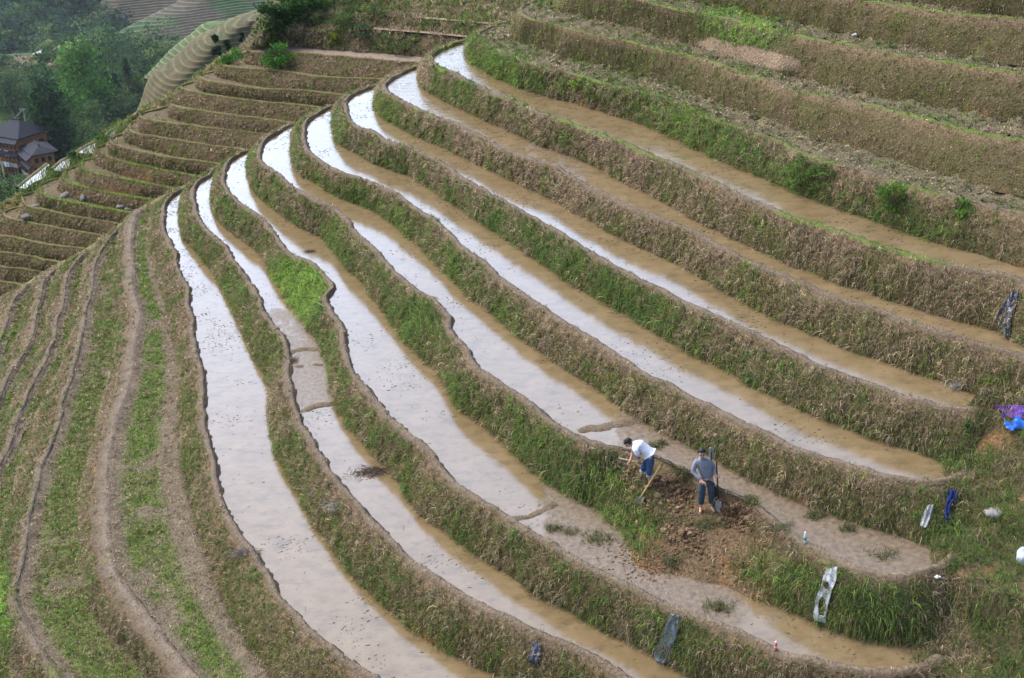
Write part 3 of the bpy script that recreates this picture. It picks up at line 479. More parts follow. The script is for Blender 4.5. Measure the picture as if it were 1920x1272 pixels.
ridge([(1062, 812), (1095, 806), (1130, 802), (1165, 795), (1200, 791)], Z[4]); ridge([(958, 976), (985, 969), (1010, 960), (1040, 944)], Z[3], .065)
ridge([(543, 662), (560, 657), (580, 655), (606, 657)], Z[2]); ridge([(560, 777), (575, 768), (595, 761), (628, 757)], Z[2]); ridge([(549, 686), (570, 689), (590, 684), (612, 686)], Z[2], .04)
# ---------------- dry terraces beyond the spur ----------------
GS, GZ = .62, -.3
gbl = Blades(); prevfoot = None
for k in range(1, 19):
    z = GZ-GS*(k-1); cp, fp = GL[k]
    c = resamp(catmull(pz(cp, z), 4), .3); c = np.vstack([c[0]+np.array([2.5, 3.0, 0])*np.linspace(1, 0, 8, endpoint=False)[:, None]*1.0, c]); f_ = resamp(catmull(pz(fp, z-GS), 4), .3); f_ = np.vstack([f_[0]+np.array([2.0, 3.5, 0])*np.linspace(1, 0, 10, endpoint=False)[:, None], f_])
    c[:, 2] = z; f_[:, 2] = z-GS
    for q, sd_ in ((c, 1), (f_, 2)): q[:, :2] = smooth(q[:, :2], 3)+np.stack([(vn(q, 1.2, 81)-.5)*.25, (vn(q, 1.2, 82)-.5)*.25], 1)
    ALLPTS += [c[::10], f_[::10]]
    B = pair(c, f_); M_ = 7; t = np.linspace(0, 1, M_)[None, :, None]; G = c[:, None]*(1-t)+B[:, None]*t; nr = gridnormals(G); nr *= np.sign(nr[len(c)//2, 3, 2])
    flat = G.reshape(-1, 3); tt = np.tile(np.linspace(0, 1, M_), len(c)); flat += nr.reshape(-1, 3)*((fbm(flat, 1.3, 83)-.5)*.3*np.sin(np.pi*tt)+.10*np.sin(np.pi*tt))[:, None]; G = flat.reshape(G.shape)
    mm = fbm(flat, .8, 84)[:, None]; C = np.array(lin(92, 74, 56))*mm+np.array(lin(78, 72, 42))*(1-mm); rd = (sst(fbm(flat, .35, 85), .5, .7)*sst(tt, .4, .9)*(.7 if k >= 9 else .15))[:, None]; C = C*(1-rd)+np.array(lin(142, 92, 62))*rd
    struct(mesh('terrace_bank', flat, gridfaces(len(c), M_), M['soil'], None, C, smooth=True))
    bank_blades(G, nr, 230, (5, .5, 3.4, 2.4, .3, .1) if k < 9 else (6, .4, 3.4, 1.6, .2, .1), Ls=(.10, .24), wd=.018, hang=.5, bl=gbl)
    # rim strip: grass-lined lip
    lp = resamp(c, .3); ring = np.stack([lp+np.array([0, 0, .0]), lp+np.array([0, .0, .09]), lp+np.array([0, .22, .08]), lp+np.array([0, .34, -.02])], 1); fr = ring.reshape(-1, 3)
    gl = (1.0 if k in (9, 10, 11, 12) else .35)*sst(fbm(fr, .4, 88), .3, .5)[:, None]; C = np.array(lin(116, 98, 74))*(1-gl)+np.array(lin(108, 124, 52))*gl
    struct(mesh('bund', fr, gridfaces(len(lp), 4), M['bund'], None, C*(.8+.4*fbm(fr, 2, 89)[:, None]), smooth=True))
    ng = int(len(lp)*5*(1+3*(k in (9, 10, 11, 12)))); ii = rng.integers(0, len(lp), ng); bp = lp[ii]+rng.normal(0, .08, (ng, 3))*[1, 1, .2]+[0, .08, .05]
    wts = (1, .5, 2, 1, 2, 5) if k in (9, 10, 11, 12) else (3, 2, 3, 1, 1, .6); gbl.add(bp, rng.normal(0, .5, (ng, 3))+[0, 0, 1], rng.uniform(.08, .2, ng), .025, pick(PAL, wts, ng), .3)
    # tread above: from this level's crest back to the foot of the bank above
    if prevfoot is not None or k == 1:
        up = prevfoot if prevfoot is not None else resamp(pz([(450, 100), (466, 92), (480, 84), (530, 84), (610, 92), (700, 99), (792, 106), (850, 114)], z), .3)
        B = pair(c, up); B[:, 2] = z; M_ = 6; t = np.linspace(0, 1.0, M_)[None, :, None]; G = c[:, None]*(1-t)+B[:, None]*t; flat = G.reshape(-1, 3); flat[:, 2] += (fbm(flat, 2.5, 86)-.5)*.14
        mm = fbm(flat, 1.5, 87)[:, None]; C = np.array(lin(118, 102, 82))*mm+np.array(lin(88, 80, 54))*(1-mm)
        if k == 1: C = np.array(lin(146, 128, 114))*(.85+.3*mm)
        struct(mesh('field_soil', flat, gridfaces(len(c), M_), M['soil'], None, C, smooth=True)); nr = gridnormals(flat.reshape(G.shape)); nr *= np.sign(nr[5, 3, 2])
        if k > 1: bank_blades(flat.reshape(G.shape), nr, 26, (2, 2.5, 2, 2, .6, .2), Ls=(.06, .14), wd=.03, hang=.3, bl=gbl)
    prevfoot = f_

# bank over the topmost ploughed strip, and the slope above it
q_ = FF[12]; dv = q_-WW[12][np.linspace(0, len(WW[12])-1, len(q_)).astype(int)]; dv[:, 2] = 0; dv /= np.linalg.norm(dv, axis=1, keepdims=True); dv = smooth(dv, 20)
O = q_+dv*.75+[0, 0, 1.25]; bank(13, O, q_, dens=300, wts=BW[13], Ls=(.06, .17))
O2 = O+dv*1.6+[0, 0, .02]; O3 = O+dv*3.0+[0, 0, 1.4]; O4 = O+dv*9+[0, 0, 4]; Gt = np.stack([O, O2, O3, O4], 1); struct(mesh('hillside', Gt.reshape(-1, 3), gridfaces(len(O), 4), M['soil'], None, np.tile(np.array(lin(96, 88, 60)), (len(O)*4, 1)), smooth=True)); bank_blades(Gt, gridnormals(Gt), 120, BW[13])
# ---------------- generic lofted ground ----------------
def loft(rows, nu, nv, name, colf, dispf=None, m=None, kind=True):
    R = [resamp(catmull(np.asarray(r, float), 4), n=nu) for r in rows]; R = np.array(R)  # rows x nu x 3
    v = np.linspace(0, len(R)-1, nv); G = np.zeros((nu, nv, 3))
    for j, a in enumerate(v):
        i = min(int(a), len(R)-2); G[:, j] = R[i]*(1-(a-i))+R[i+1]*(a-i)
    if dispf is not None: G = dispf(G)
    flat = G.reshape(-1, 3); C = colf(flat, G)
    o = mesh(name, flat, gridfaces(nu, nv), m or M['soil'], None, C, smooth=True)
    if kind: struct(o)
    nr = gridnormals(G); s = np.sign(nr[nu//2, nv//2, 2]) or 1
    return o, G, nr*s
def mixc(a, b, t): t = np.reshape(t, (-1, 1)); return np.array(a)*(1-t)+np.array(b)*t
def grasscol(fl, G): return mixc(lin(104, 88, 68), lin(84, 84, 50), fbm(fl, .8, 91))
def bumpy(amp, s, seed=92):
    def f(G):
        fl = G.reshape(-1, 3).copy(); n = gridnormals(G).reshape(-1, 3); n *= np.sign(n[len(n)//2, 2]) or 1
        fl = fl+n*((fbm(fl, s, seed)-.5)*2*amp)[:, None]; return fl.reshape(G.shape)
    return f
# overgrown slope where the paddies end on the right
zr = lambda k: Z[k]
rows = [pz([(1840, 728), (1880, 735), (1925, 745), (2060, 775), (2330, 845)], Z[6]+.55), pz([(1815, 760), (1850, 768), (1900, 790), (2060, 850), (2330, 920)], Z[6]+.10), pz([(1800, 800), (1850, 820), (1910, 838), (2060, 890), (2330, 960)], Z[6]-.35),
        pz([(1775, 868), (1812, 882), (1880, 900), (2060, 950), (2330, 1020)], Z[5]+.12), pz([(1770, 905), (1800, 915), (1870, 930), (2060, 990), (2330, 1060)], Z[5]+.0), pz([(1740, 950), (1790, 975), (1870, 1000), (2060, 1060), (2330, 1130)], Z[5]-.5),
        pz([(1745, 1020), (1775, 1030), (1850, 1062), (2060, 1130), (2330, 1200)], Z[4]+.08), pz([(1745, 1068), (1775, 1072), (1860, 1100), (2060, 1170), (2330, 1240)], Z[4]-.05), pz([(1700, 1120), (1760, 1140), (1860, 1170), (2060, 1240), (2330, 1310)], Z[4]-.65),
        pz([(1705, 1204), (1745, 1215), (1850, 1240), (2060, 1300), (2330, 1370)], Z[3]+.06), pz([(1715, 1255), (1750, 1262), (1850, 1290), (2060, 1340), (2330, 1410)], Z[3]-.05), pz([(1700, 1330), (1760, 1345), (1850, 1370), (2060, 1420), (2330, 1490)], Z[3]-.9)]
def rcol(fl, G):
    C = grasscol(fl, G); r = sst(fbm(fl, .9, 93), .66, .78); return mixc(C, lin(170, 122, 84), r*.8) if False else C*(1-r[:, None]*.8)+np.array(lin(158, 116, 82))*r[:, None]*.8
_, G, nr = loft(rows, 90, 110, 'overgrown_slope', rcol, bumpy(.14, .8))
rb = Blades()
bank_blades(G, nr, 620, (2.2, 1.2, 3.2, 3.4, 3.0, .6), Ls=(.14, .42), wd=.014, hang=.5, bl=rb, skip=lambda P, t: rng.random(len(P)) < sst(fbm(P, .9, 93), .6, .7)*.8)
# hillside above the dry terraces, top of the picture
z1 = GZ
rows = [np.vstack([pd([(452, 96)], 86), pz([(462, 98), (480, 87), (530, 86), (610, 94), (700, 101), (792, 108), (900, 120)], z1-.02)]),
        np.vstack([pd([(470, 80)], 88), pz([(484, 70), (500, 66), (540, 56), (600, 56), (696, 57), (792, 63.5), (870, 71), (960, 78)], z1+1.1)]),
        np.vstack([pd([(476, 74)], 89), pz([(488, 66), (502, 60), (542, 50), (602, 50), (700, 51), (792, 58), (860, 65), (960, 72)], z1+1.12)]),
        np.vstack([pd([(482, 55)], 91), pz([(494, 46), (520, 36), (560, 30), (640, 27), (777, 35), (858, 42), (922, 48), (990, 52)], z1+1.62)]),
        np.vstack([pd([(486, 48)], 92), pz([(498, 40), (524, 31), (564, 25), (644, 23), (780, 30), (860, 37), (925, 43), (990, 47)], z1+1.63)]),
        np.vstack([pd([(500, 20)], 92), pz([(520, 12), (560, 2), (640, -6), (780, -6), (860, 0), (925, 6), (1000, 12)], z1+2.15)]),
        np.vstack([pd([(520, -30)], 98), pz([(560, -50), (600, -60), (680, -60), (780, -60), (860, -50), (960, -40), (1040, -30)], z1+2.8)]),
        np.array([[-50, 118, 2], [-30, 114, 6], [-20, 110, 8], [-10, 106, 9], [0, 104, 10], [8, 100, 12], [14, 94, 13.]])]
_, G, nr = loft(rows, 170, 90, 'hillside', grasscol, bumpy(.16, .6, 94))
hb = Blades(); bank_blades(G, nr, 130, (3, .9, 3.4, 3, .9, .4), Ls=(.2, .5), wd=.022, hang=.45, bl=hb, skip=lambda P, t: P[:, 2] > 7)
for ln, zz in (([(700, 55), (792, 62), (868, 69.5), (890, 71)], z1+1.16), ([(782, 34), (858, 40), (922, 46)], z1+1.66)):
    P = resamp(pz(ln, zz), .4); Gp = np.stack([P+[0, -.1, .02], P+[0, .15, .04], P+[0, .4, .03]], 1).reshape(-1, 3); struct(mesh('path', Gp, gridfaces(len(P), 3), M['bund'], None, np.tile(np.array(lin(134, 114, 94)), (len(Gp), 1))))
# fringe of the dry terraces: their left end rolls over into the valley
SIL = [(500, 66), (470, 78), (445, 90), (428, 101), (405, 117), (385, 131), (350, 157), (326, 168), (300, 186), (265, 205), (235, 222), (200, 248), (160, 276), (128, 302), (88, 332), (45, 356), (0, 386), (-60, 422)]
xs = np.array([q[0] for q in SIL]); nosex = [470, 418, 376, 340, 320, 264, 243, 208, 181, 153, 122, 80, 43, 8, -60][:14]; noser = np.array(nosex, float); lev = np.array([GZ-GS*i for i in range(len(nosex))])
def zfr(x): return np.interp(-np.asarray(x, float), -noser, lev)
rin, rsl, rbk, rb2 = [], [], [], []
for (x, y) in SIL:
    z = float(zfr(x))
    rin.append(pz([(x+34, y+16)], z-.95)[0]); rsl.append(pz([(x, y)], z-.55)[0]); q = rsl[-1]; o_ = np.array([-.75, .65, 0]); rbk.append(q+o_*3-[0, 0, 2.6]); rb2.append(q+o_*14-[0, 0, 16])
rmid = [a*.5+b*.5+np.array([0, 0, .12]) for a, b in zip(rin, rsl)]
_, G, nr = loft([rin, rmid, rsl, rbk, rb2], 260, 26, 'hillside', lambda fl, g: mixc(lin(112, 96, 62), lin(88, 108, 50), sst(fbm(fl, .3, 95), .35, .65)), bumpy(.12, .9, 96))
bank_blades(G[:, :16], nr[:, :16], 130, (1.6, .8, 3, 2.4, 3, 2.2), Ls=(.15, .42), wd=.022, hang=.35, bl=hb)
# small flooded plots on that fringe
for poly, zx in (([(36, 353), (60, 333), (92, 308), (89, 322), (84, 333), (62, 343), (48, 354)], 70), ([(101, 318), (118, 303), (132, 297), (131, 305), (129, 317), (115, 320), (104, 320)], 118), ([(146, 287), (160, 277), (182, 267), (181, 273), (177, 287), (160, 288)], 165), ([(201, 256), (208, 249), (220, 242), (216, 250), (212, 256)], 208)):
    z = float(zfr(zx))-.25; P = pz(poly, z); Fc = [list(range(len(P)))]; struct(mesh('water', P, Fc, M['water'], None, np.zeros((len(P), 3))))
    n3 = 3 if len(poly) > 5 else 3; rm = resamp(catmull(P[:n3], 4), .3); rm = rm+np.array([-.08, .05, 0]); Gp = np.stack([rm+[.03, 0, -.03], rm+[-.03, .02, .05], rm+[-.16, .1, .05], rm+[-.3, .2, -.25]], 1); Gp = (Gp+(fbm(Gp.reshape(-1, 3), 3, 77).reshape(len(rm), 4, 1)-.5)*.12).reshape(-1, 3)
    struct(mesh('bund', Gp, gridfaces(len(rm), 4), M['bund'], None, np.tile(np.array(lin(112, 98, 74)), (len(Gp), 1)), smooth=True))
    # plants between the plots
    e = P[-3:].mean(0); ng = 260; hb.add(P[rng.integers(len(P)//2, len(P), ng)]+rng.normal(0, .35, (ng, 3))*[1.6, 1, .2]+[.3, -.5, -.05], rng.normal(0, .45, (ng, 3))+[0, 0, 1], rng.uniform(.3, .7, ng), .035, pick(PAL, (.3, .3, 1, 2, 5, 2), ng), .3)
# valley side below: from behind the fringe down to the road
def vrow(y0, D0, y1, D1, xs_=(-160, -40, 80, 200, 320, 460)):
    n = len(xs_); return pd([(x, y0+(y1-y0)*i/(n-1)) for i, x in enumerate(xs_)], np.linspace(D0, D1, n))
rows = [vrow(560, 96, 560, 120), vrow(470, 112, 420, 130), vrow(400, 150, 330, 180), vrow(388, 235, 325, 240), vrow(366, 300, 300, 285), vrow(350, 328, 284, 320), vrow(286, 385, 250, 372), vrow(205, 430, 195, 430), vrow(160, 455, 165, 470), vrow(126, 505, 130, 540), vrow(112, 530, 105, 600), vrow(104, 620, 96, 680)]
_, GV, nV = loft(rows, 110, 120, 'valley', lambda fl, g: mixc(lin(50, 68, 38), lin(72, 84, 48), fbm(fl, .04, 97)), bumpy(1.2, .05, 98), m=M['far'])
# terraced slopes across the valley
def spur(name, Lf, Rt, D0, D1, h, cols, seed, nrow=None, nose=12, sag=6, ncol=90, back=True):
    Lf = resamp(catmull(Lf, 4), n=60); Rt = resamp(catmull(Rt, 4), n=60); nr_ = nrow or 240; v = np.linspace(0, 1, nr_)
    iv = lambda A: np.stack([np.interp(v, np.linspace(0, 1, 60), A[:, i]) for i in (0, 1)], 1); a, b = iv(Lf), iv(Rt); D = D0+(D1-D0)*v; u = np.r_[np.zeros(8), np.linspace(0, 1, ncol)]; bk = np.r_[np.linspace(1, .12, 8)**1.5*(nose*4 if back else 0), np.zeros(ncol)]
    G = np.zeros((len(u), nr_, 3))
    for j in range(nr_):
        px = a[j, 0]*(1-u)+b[j, 0]*u; py = a[j, 1]*(1-u)+b[j, 1]*u+sag*np.sin(np.pi*np.clip(u*1.6, 0, 1))*.6; dd = D[j]+nose*np.clip(1-u*5, 0, 1)**2+bk; G[:, j] = pd(np.stack([px, py], 1), dd)
    fl = G.reshape(-1, 3); wv = (fbm(fl, 1/(h*30), seed)-.5)*h*2.2; q = (fl[:, 2]+wv)/h; fr = q-np.floor(q); fl[:, 2] = (np.floor(q)+sst(fr, 0, .45))*h-wv
    pn = sst(fbm(fl, 1/(h*28), seed+1), .42, .56); C = mixc(cols[0], cols[1], pn); lt = (sst(fr, .36, .45)*(1-sst(fr, .52, .66)))*.8; C = C*(1-lt[:, None])+np.array(cols[2])*lt[:, None]; C *= (.8+.4*fbm(fl, 1/(h*3), seed+2))[:, None]
    struct(mesh(name, fl, gridfaces(len(u), nr_), M['far'], None, C, smooth=False)); return G
gg, pp, ll = lin(56, 76, 46), lin(84, 76, 66), lin(112, 120, 84)
spur('terraced_hill', [(30, 160), (60, 128), (100, 92), (140, 55), (170, 28), (190, 5), (215, -25), (260, -90)], [(360, 150), (360, 120), (370, 90), (380, 60), (390, 30), (400, 5), (420, -25), (440, -90)], 760, 860, 1.15, (gg, pp, ll), 101, nrow=420)
spur('terraced_hill', [(110, 150), (140, 110), (165, 90), (200, 72), (240, 52), (280, 32), (320, 12), (345, -5), (400, -60)], [(620, 170), (620, 130), (620, 100), (620, 80), (620, 60), (620, 35), (620, 15), (620, -5), (640, -60)], 660, 745, 1.0, (gg, pp, ll), 111, nrow=420)
spur('terraced_hill', [(270, 150), (300, 118), (320, 97), (340, 80), (360, 66), (375, 52), (390, 46), (420, 43), (470, 41)], [(600, 190), (600, 150), (600, 125), (600, 105), (600, 90), (600, 78), (600, 66), (600, 54), (600, 50)], 400, 408, 1.15, (lin(70, 96, 52), lin(84, 92, 66), lin(128, 140, 86)), 121, nrow=200, sag=2)
# nearer grey-brown terraced spur
spur('terraced_hill', [(235, 255), (262, 200), (275, 160), (290, 135), (305, 128), (330, 108), (352, 88), (372, 70), (400, 58), (415, 46), (440, 36), (462, 28), (480, 24), (520, 20)], [(560, 300), (560, 260), (560, 235), (560, 210), (560, 185), (560, 160), (560, 140), (560, 115), (560, 95), (560, 80), (560, 62), (560, 46), (560, 36), (560, 30)], 250, 262, .85, (lin(72, 80, 50), lin(86, 78, 58), lin(110, 112, 78)), 131, nrow=230, nose=16, sag=10)
# wooded mountain at the top left
rows = [pd([(-260, 130), (-60, 128), (80, 128), (200, 120)], 690), pd([(-260, 70), (-60, 70), (100, 74), (240, 60)], [760, 760, 790, 850]), pd([(-260, 10), (-60, 5), (150, 5), (330, -10)], [850, 850, 880, 940]), pd([(-260, -90), (-60, -100), (180, -100), (400, -120)], [980, 980, 1000, 1080])]
_, GM, nM = loft(rows, 80, 60, 'mountain', lambda fl, g: mixc(lin(40, 60, 40), lin(58, 76, 44), fbm(fl, .02, 99)), bumpy(5, .012, 100), m=M['far'])
VP = topx(GV.reshape(-1, 3))
def onV(p):
    d = np.hypot(VP[:, 0]-p[0], VP[:, 1]-p[1]); i = d.argmin(); return GV.reshape(-1, 3)[i] if d[i] < 25 else None
class Leaves:
    def __init__(s): s.V = []; s.C = []
    def add(s, P, size, col, up=.3):
        n = len(P); size = np.reshape(np.broadcast_to(size, (n,)), (-1, 1)); a = rng.normal(size=(n, 3))+[0, 0, up]; a /= np.linalg.norm(a, axis=1, keepdims=True); r = rng.normal(size=(n, 3)); b = np.cross(a, r); b /= np.linalg.norm(b, axis=1, keepdims=True); c = np.cross(a, b)
        e = rng.uniform(.45, .9, (n, 1)); s.V.append(np.stack([P-b*size*.5, P+c*size*.5*e, P+b*size*.5, P-c*size*.5*e], 1).astype(np.float32)); s.C.append(np.repeat(np.asarray(col, np.float32)[:, None], 4, 1))
    def build(s, name, parent=None, loc=None):
        V = np.concatenate(s.V).reshape(-1, 3); C = np.concatenate(s.C).reshape(-1, 3); b = (np.arange(len(V)//4)*4)[:, None]
        return mesh(name, V, b+[0, 1, 2, 3], M['leaf'], parent, C, loc=loc)
def crown_pts(n, R, H, kind='round'):
    """leaf centres in an uneven crown standing on z=0: clusters round a few limbs"""
    nc = max(7, n//60); out = []; cc = []
    for i in range(nc):
        if kind == 'cone': t = rng.random()**.8; rad = R*(1.02-t)*rng.uniform(.35, 1); z = H*(.08+.9*t)
        elif kind == 'plume': t = rng.random(); rad = R*math.sin(math.pi*min(1, .2+.75*t))**.8*rng.uniform(.2, 1); z = H*(.1+.9*t)
        else: t = rng.random(); rad = R*math.sqrt(max(0, 1-(2*t-1)**2))*rng.uniform(.5, 1)**.5; z = H*(.14+.86*t)
        a = rng.uniform(0, 2*math.pi); cc.append((rad*math.cos(a), rad*math.sin(a), z))
    cc = np.array(cc); k = rng.integers(0, nc, n); s = (R*.30, R*.30, H*.075) if kind != 'cone' else (R*.22, R*.22, H*.03)
    P = cc[k]+rng.normal(size=(n, 3))*s; return P, k, nc
def tree(name, label, cat, px, D, hpx, wpx, col, kind='round', n=2600, leaf=.35, group=None, trunk=True, tall=None):
    base = (onV(px) if onV(px) is not None and 160 < D < 460 else pd([px], D)[0]); dd = np.linalg.norm(base-[0, 0, CH]); H = hpx*dd/FPX/.93; R = wpx*dd/FPX/2
    t = empty(name, base, label, cat, group, rng.uniform(0, 6)); Lf = Leaves(); P, k, nc = crown_pts(n, R, H, kind); P[:, 2] = np.clip(P[:, 2], H*.03, None)
    tint = rng.uniform(.55, 1.55, (nc, 1)); c = np.array(col)*tint[k]*rng.uniform(.75, 1.25, (n, 1)); Lf.add(P, leaf*rng.uniform(.6, 1.3, n), c, .5); Lf.build('crown', t)
    V = []; Fc = []
    def limb(a, b, r0, r1, sd=6):
        a, b = np.array(a, float), np.array(b, float); d = b-a; d = d/np.linalg.norm(d); x = np.cross(d, [.3, .9, .1]); x /= np.linalg.norm(x); y = np.cross(d, x); i0 = len(V)
        for q, r in ((a, r0), ((a+b)/2+np.array([rng.normal()*.03*H, rng.normal()*.03*H, 0])*.5, (r0+r1)/2), (b, r1)):
            for s_ in range(sd): an = 2*math.pi*s_/sd; V.append(q+x*r*math.cos(an)+y*r*math.sin(an))
        for g_ in (0, 1):
            for s_ in range(sd): Fc.append([i0+g_*sd+s_, i0+g_*sd+(s_+1) % sd, i0+(g_+1)*sd+(s_+1) % sd, i0+(g_+1)*sd+s_])
    r = H*.018+.03; limb((0, 0, -H*.05), (0, 0, H*.9 if kind != 'round' else H*.6), r, r*.25)
    for q in range(6): an = rng.uniform(0, 6.28); z0 = H*rng.uniform(.15, .55); limb((0, 0, z0), (R*.6*math.cos(an), R*.6*math.sin(an), z0+H*.22), r*.5, r*.12, 5)
    mesh('trunk' if H > 3 else 'stem', V, Fc, M['bark'], t); return t
# forest masses
fo = Leaves()
def scatter_forest(G, nr_, sel, n, R, leafs, per, cols, sky_=1):
    a, b = G.shape[:2]; fl = G.reshape(-1, 3); px = topx(fl); ok = np.where(sel(px))[0]
    ch = rng.choice(ok, n); B = fl[ch]+rng.normal(0, R*.6, (n, 3))*[1, 1, 0]
    for q in range(n):
        r = R*rng.uniform(.6, 1.35); h = r*rng.uniform(1.6, 2.8); kd = 'cone' if rng.random() < .3 else 'round'; P, k, nc = crown_pts(per, r, h, kd); c = np.array(cols[rng.integers(len(cols))])*rng.uniform(.7, 1.3); c = c*rng.uniform(.55, 1.5, (nc, 1))[k]; fo.add(B[q]+P, leafs*rng.uniform(.7, 1.3, per), c, .6)
FC = [lin(44, 66, 42), lin(58, 84, 46), lin(50, 72, 52), lin(74, 98, 52)]
scatter_forest(GM, nM, lambda p: (p[:, 0] > -60) & (p[:, 0] < 230) & (p[:, 1] > -70), 620, 5.2, 2.0, 120, FC)
stuff(fo.build('forest')); fo = Leaves()
FC2 = [lin(54, 78, 46), lin(76, 98, 54), lin(60, 84, 56), lin(90, 108, 62), lin(48, 70, 44)]
scatter_forest(GV, nV, lambda p: (p[:, 0] > -60) & (p[:, 0] < 300) & (p[:, 1] > 150-.05*p[:, 0]) & (p[:, 1] < 262) & ~((p[:, 0] < 100) & (p[:, 1] > 218)), 150, 4.6, 1.0, 260, FC2)
scatter_forest(GV, nV, lambda p: (p[:, 0] > 110) & (p[:, 0] < 330) & (p[:, 1] > 104) & (p[:, 1] < 165), 80, 5.0, 1.0, 220, FC2)
scatter_forest(GV, nV, lambda p: (p[:, 0] > -60) & (p[:, 0] < 120) & (p[:, 1] > 336) & (p[:, 1] < 402), 130, 1.0, .35, 110, FC2)
stuff(fo.build('forest'))
# single trees that stand out
tree('broadleaf_tree', 'tall dark green broadleaf tree right beside the wooden house', 'tree', (110, 320), 250, 146, 56, lin(44, 74, 38), 'round', 3600, 1.05)
tree('broadleaf_tree', 'tallest bright green broadleaf tree in the grove', 'tree', (178, 262), 262, 148, 72, lin(78, 116, 48), 'round', 3800, 1.1)
tree('broadleaf_tree', 'small fresh green tree with a narrow crown behind the tallest one', 'tree', (160, 215), 300, 90, 34, lin(96, 130, 60), 'plume', 1800, .7)
tree('conifer_tree', 'dark pointed conifer, right of the bright green tree', 'tree', (232, 232), 240, 84, 30, lin(44, 66, 44), 'cone', 2600, .55)
tree('conifer_tree', 'grey green tall conifer nearest the grey terraces', 'tree', (252, 226), 230, 106, 30, lin(66, 88, 54), 'cone', 2600, .55)
tree('conifer_tree', 'slim olive tree between the bright tree and the dark conifer', 'tree', (212, 232), 236, 96, 34, lin(80, 98, 60), 'cone', 2600, .55)
for i, (x, y, h, w_, c, lb) in enumerate([(136, 315, 88, 50, (60, 84, 46), 'feathery bamboo clump at the foot of the dark tree'), (162, 306, 84, 52, (72, 96, 52), 'light bamboo clump below the tallest tree'), (190, 284, 78, 48, (84, 106, 58), 'yellowish bamboo clump in the middle of the grove'), (210, 262, 66, 40, (76, 100, 56), 'bamboo clump leaning over the little paddies'),
                                            (228, 248, 52, 34, (56, 78, 46), 'low dark bamboo clump by the conifers'), (268, 222, 62, 34, (82, 98, 58), 'bamboo clump at the edge of the grey terraces'), (122, 250, 70, 44, (70, 92, 58), 'bamboo clump behind the dark tree'), (60, 232, 60, 46, (78, 98, 60), 'bamboo clump behind the house roof'), (30, 225, 70, 50, (66, 88, 56), 'bamboo clump left of the utility pole')]):
    tree('bamboo_clump', lb, 'bamboo', (x, y), 235+4*i if x > 110 else 380, h, w_, lin(*c), 'plume', 2200, .6)
tree('conifer_tree', 'left larger one of two dark young conifers on the ridge', 'tree', (409, 112), 150, 40, 20, lin(40, 60, 40), 'cone', 900, .3)
tree('conifer_tree', 'right smaller one of two dark young conifers on the ridge', 'tree', (428, 104), 150, 26, 17, lin(44, 64, 42), 'cone', 700, .3)
tree('conifer_tree', 'lone young conifer beside a flooded plot high on the ridge', 'tree', (455, 79), 150, 19, 12, lin(42, 62, 42), 'cone', 450, .28)
tree('conifer_tree', 'far pointed conifer on the terraced hill', 'tree', (218, 62), 700, 30, 13, lin(40, 66, 46), 'cone', 500, 1.2)
tree('broadleaf_tree', 'far pale green tree beside the straw coloured knoll', 'tree', (193, 88), 560, 28, 16, lin(80, 116, 66), 'round', 500, 1.0)
tree('conifer_tree', 'dark conifer in the wood below the knoll', 'tree', (163, 122), 520, 32, 14, lin(36, 58, 42), 'cone', 600, 1.0)
tree('conifer_tree', 'dark young conifer beside the road bank', 'tree', (106, 134), 480, 22, 12, lin(34, 56, 42), 'cone', 500, .9)
tree('broadleaf_tree', 'round pale crowned tree in front of the knoll, left one', 'tree', (122, 135), 480, 36, 22, lin(84, 118, 84), 'round', 900, .9)
tree('broadleaf_tree', 'round pale crowned tree in front of the knoll, right one', 'tree', (147, 137), 480, 36, 22, lin(88, 120, 84), 'round', 900, .9)
tree('broadleaf_tree', 'rounded dark teal tree in the wood by the grey spur', 'tree', (237, 132), 330, 24, 22, lin(40, 84, 60), 'round', 800, .6)
# knoll of straw coloured terraces
V = []; Fc = []; C = []
ctr = pd([(155, 99)], 560)[0]
for i, (rx, ry, z) in enumerate([(13, 7, 1.0), (12, 6, 2.2), (10.5, 5, 3.4), (9, 3.6, 4.6)]):
    i0 = len(V); n = 40
    for zz, sc in ((z-2.2, 1.06), (z-.15, 1.0), (z, .96), (z, 0.02)):
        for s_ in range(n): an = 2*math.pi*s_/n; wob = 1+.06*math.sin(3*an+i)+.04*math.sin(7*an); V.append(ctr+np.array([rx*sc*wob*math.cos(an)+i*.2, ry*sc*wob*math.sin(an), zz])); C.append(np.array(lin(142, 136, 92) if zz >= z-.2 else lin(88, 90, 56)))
    for g_ in range(3):
        for s_ in range(n): Fc.append([i0+g_*n+s_, i0+g_*n+(s_+1) % n, i0+(g_+1)*n+(s_+1) % n, i0+(g_+1)*n+s_])
struct(mesh('terraced_knoll', V, Fc, M['far'], None, np.array(C)))
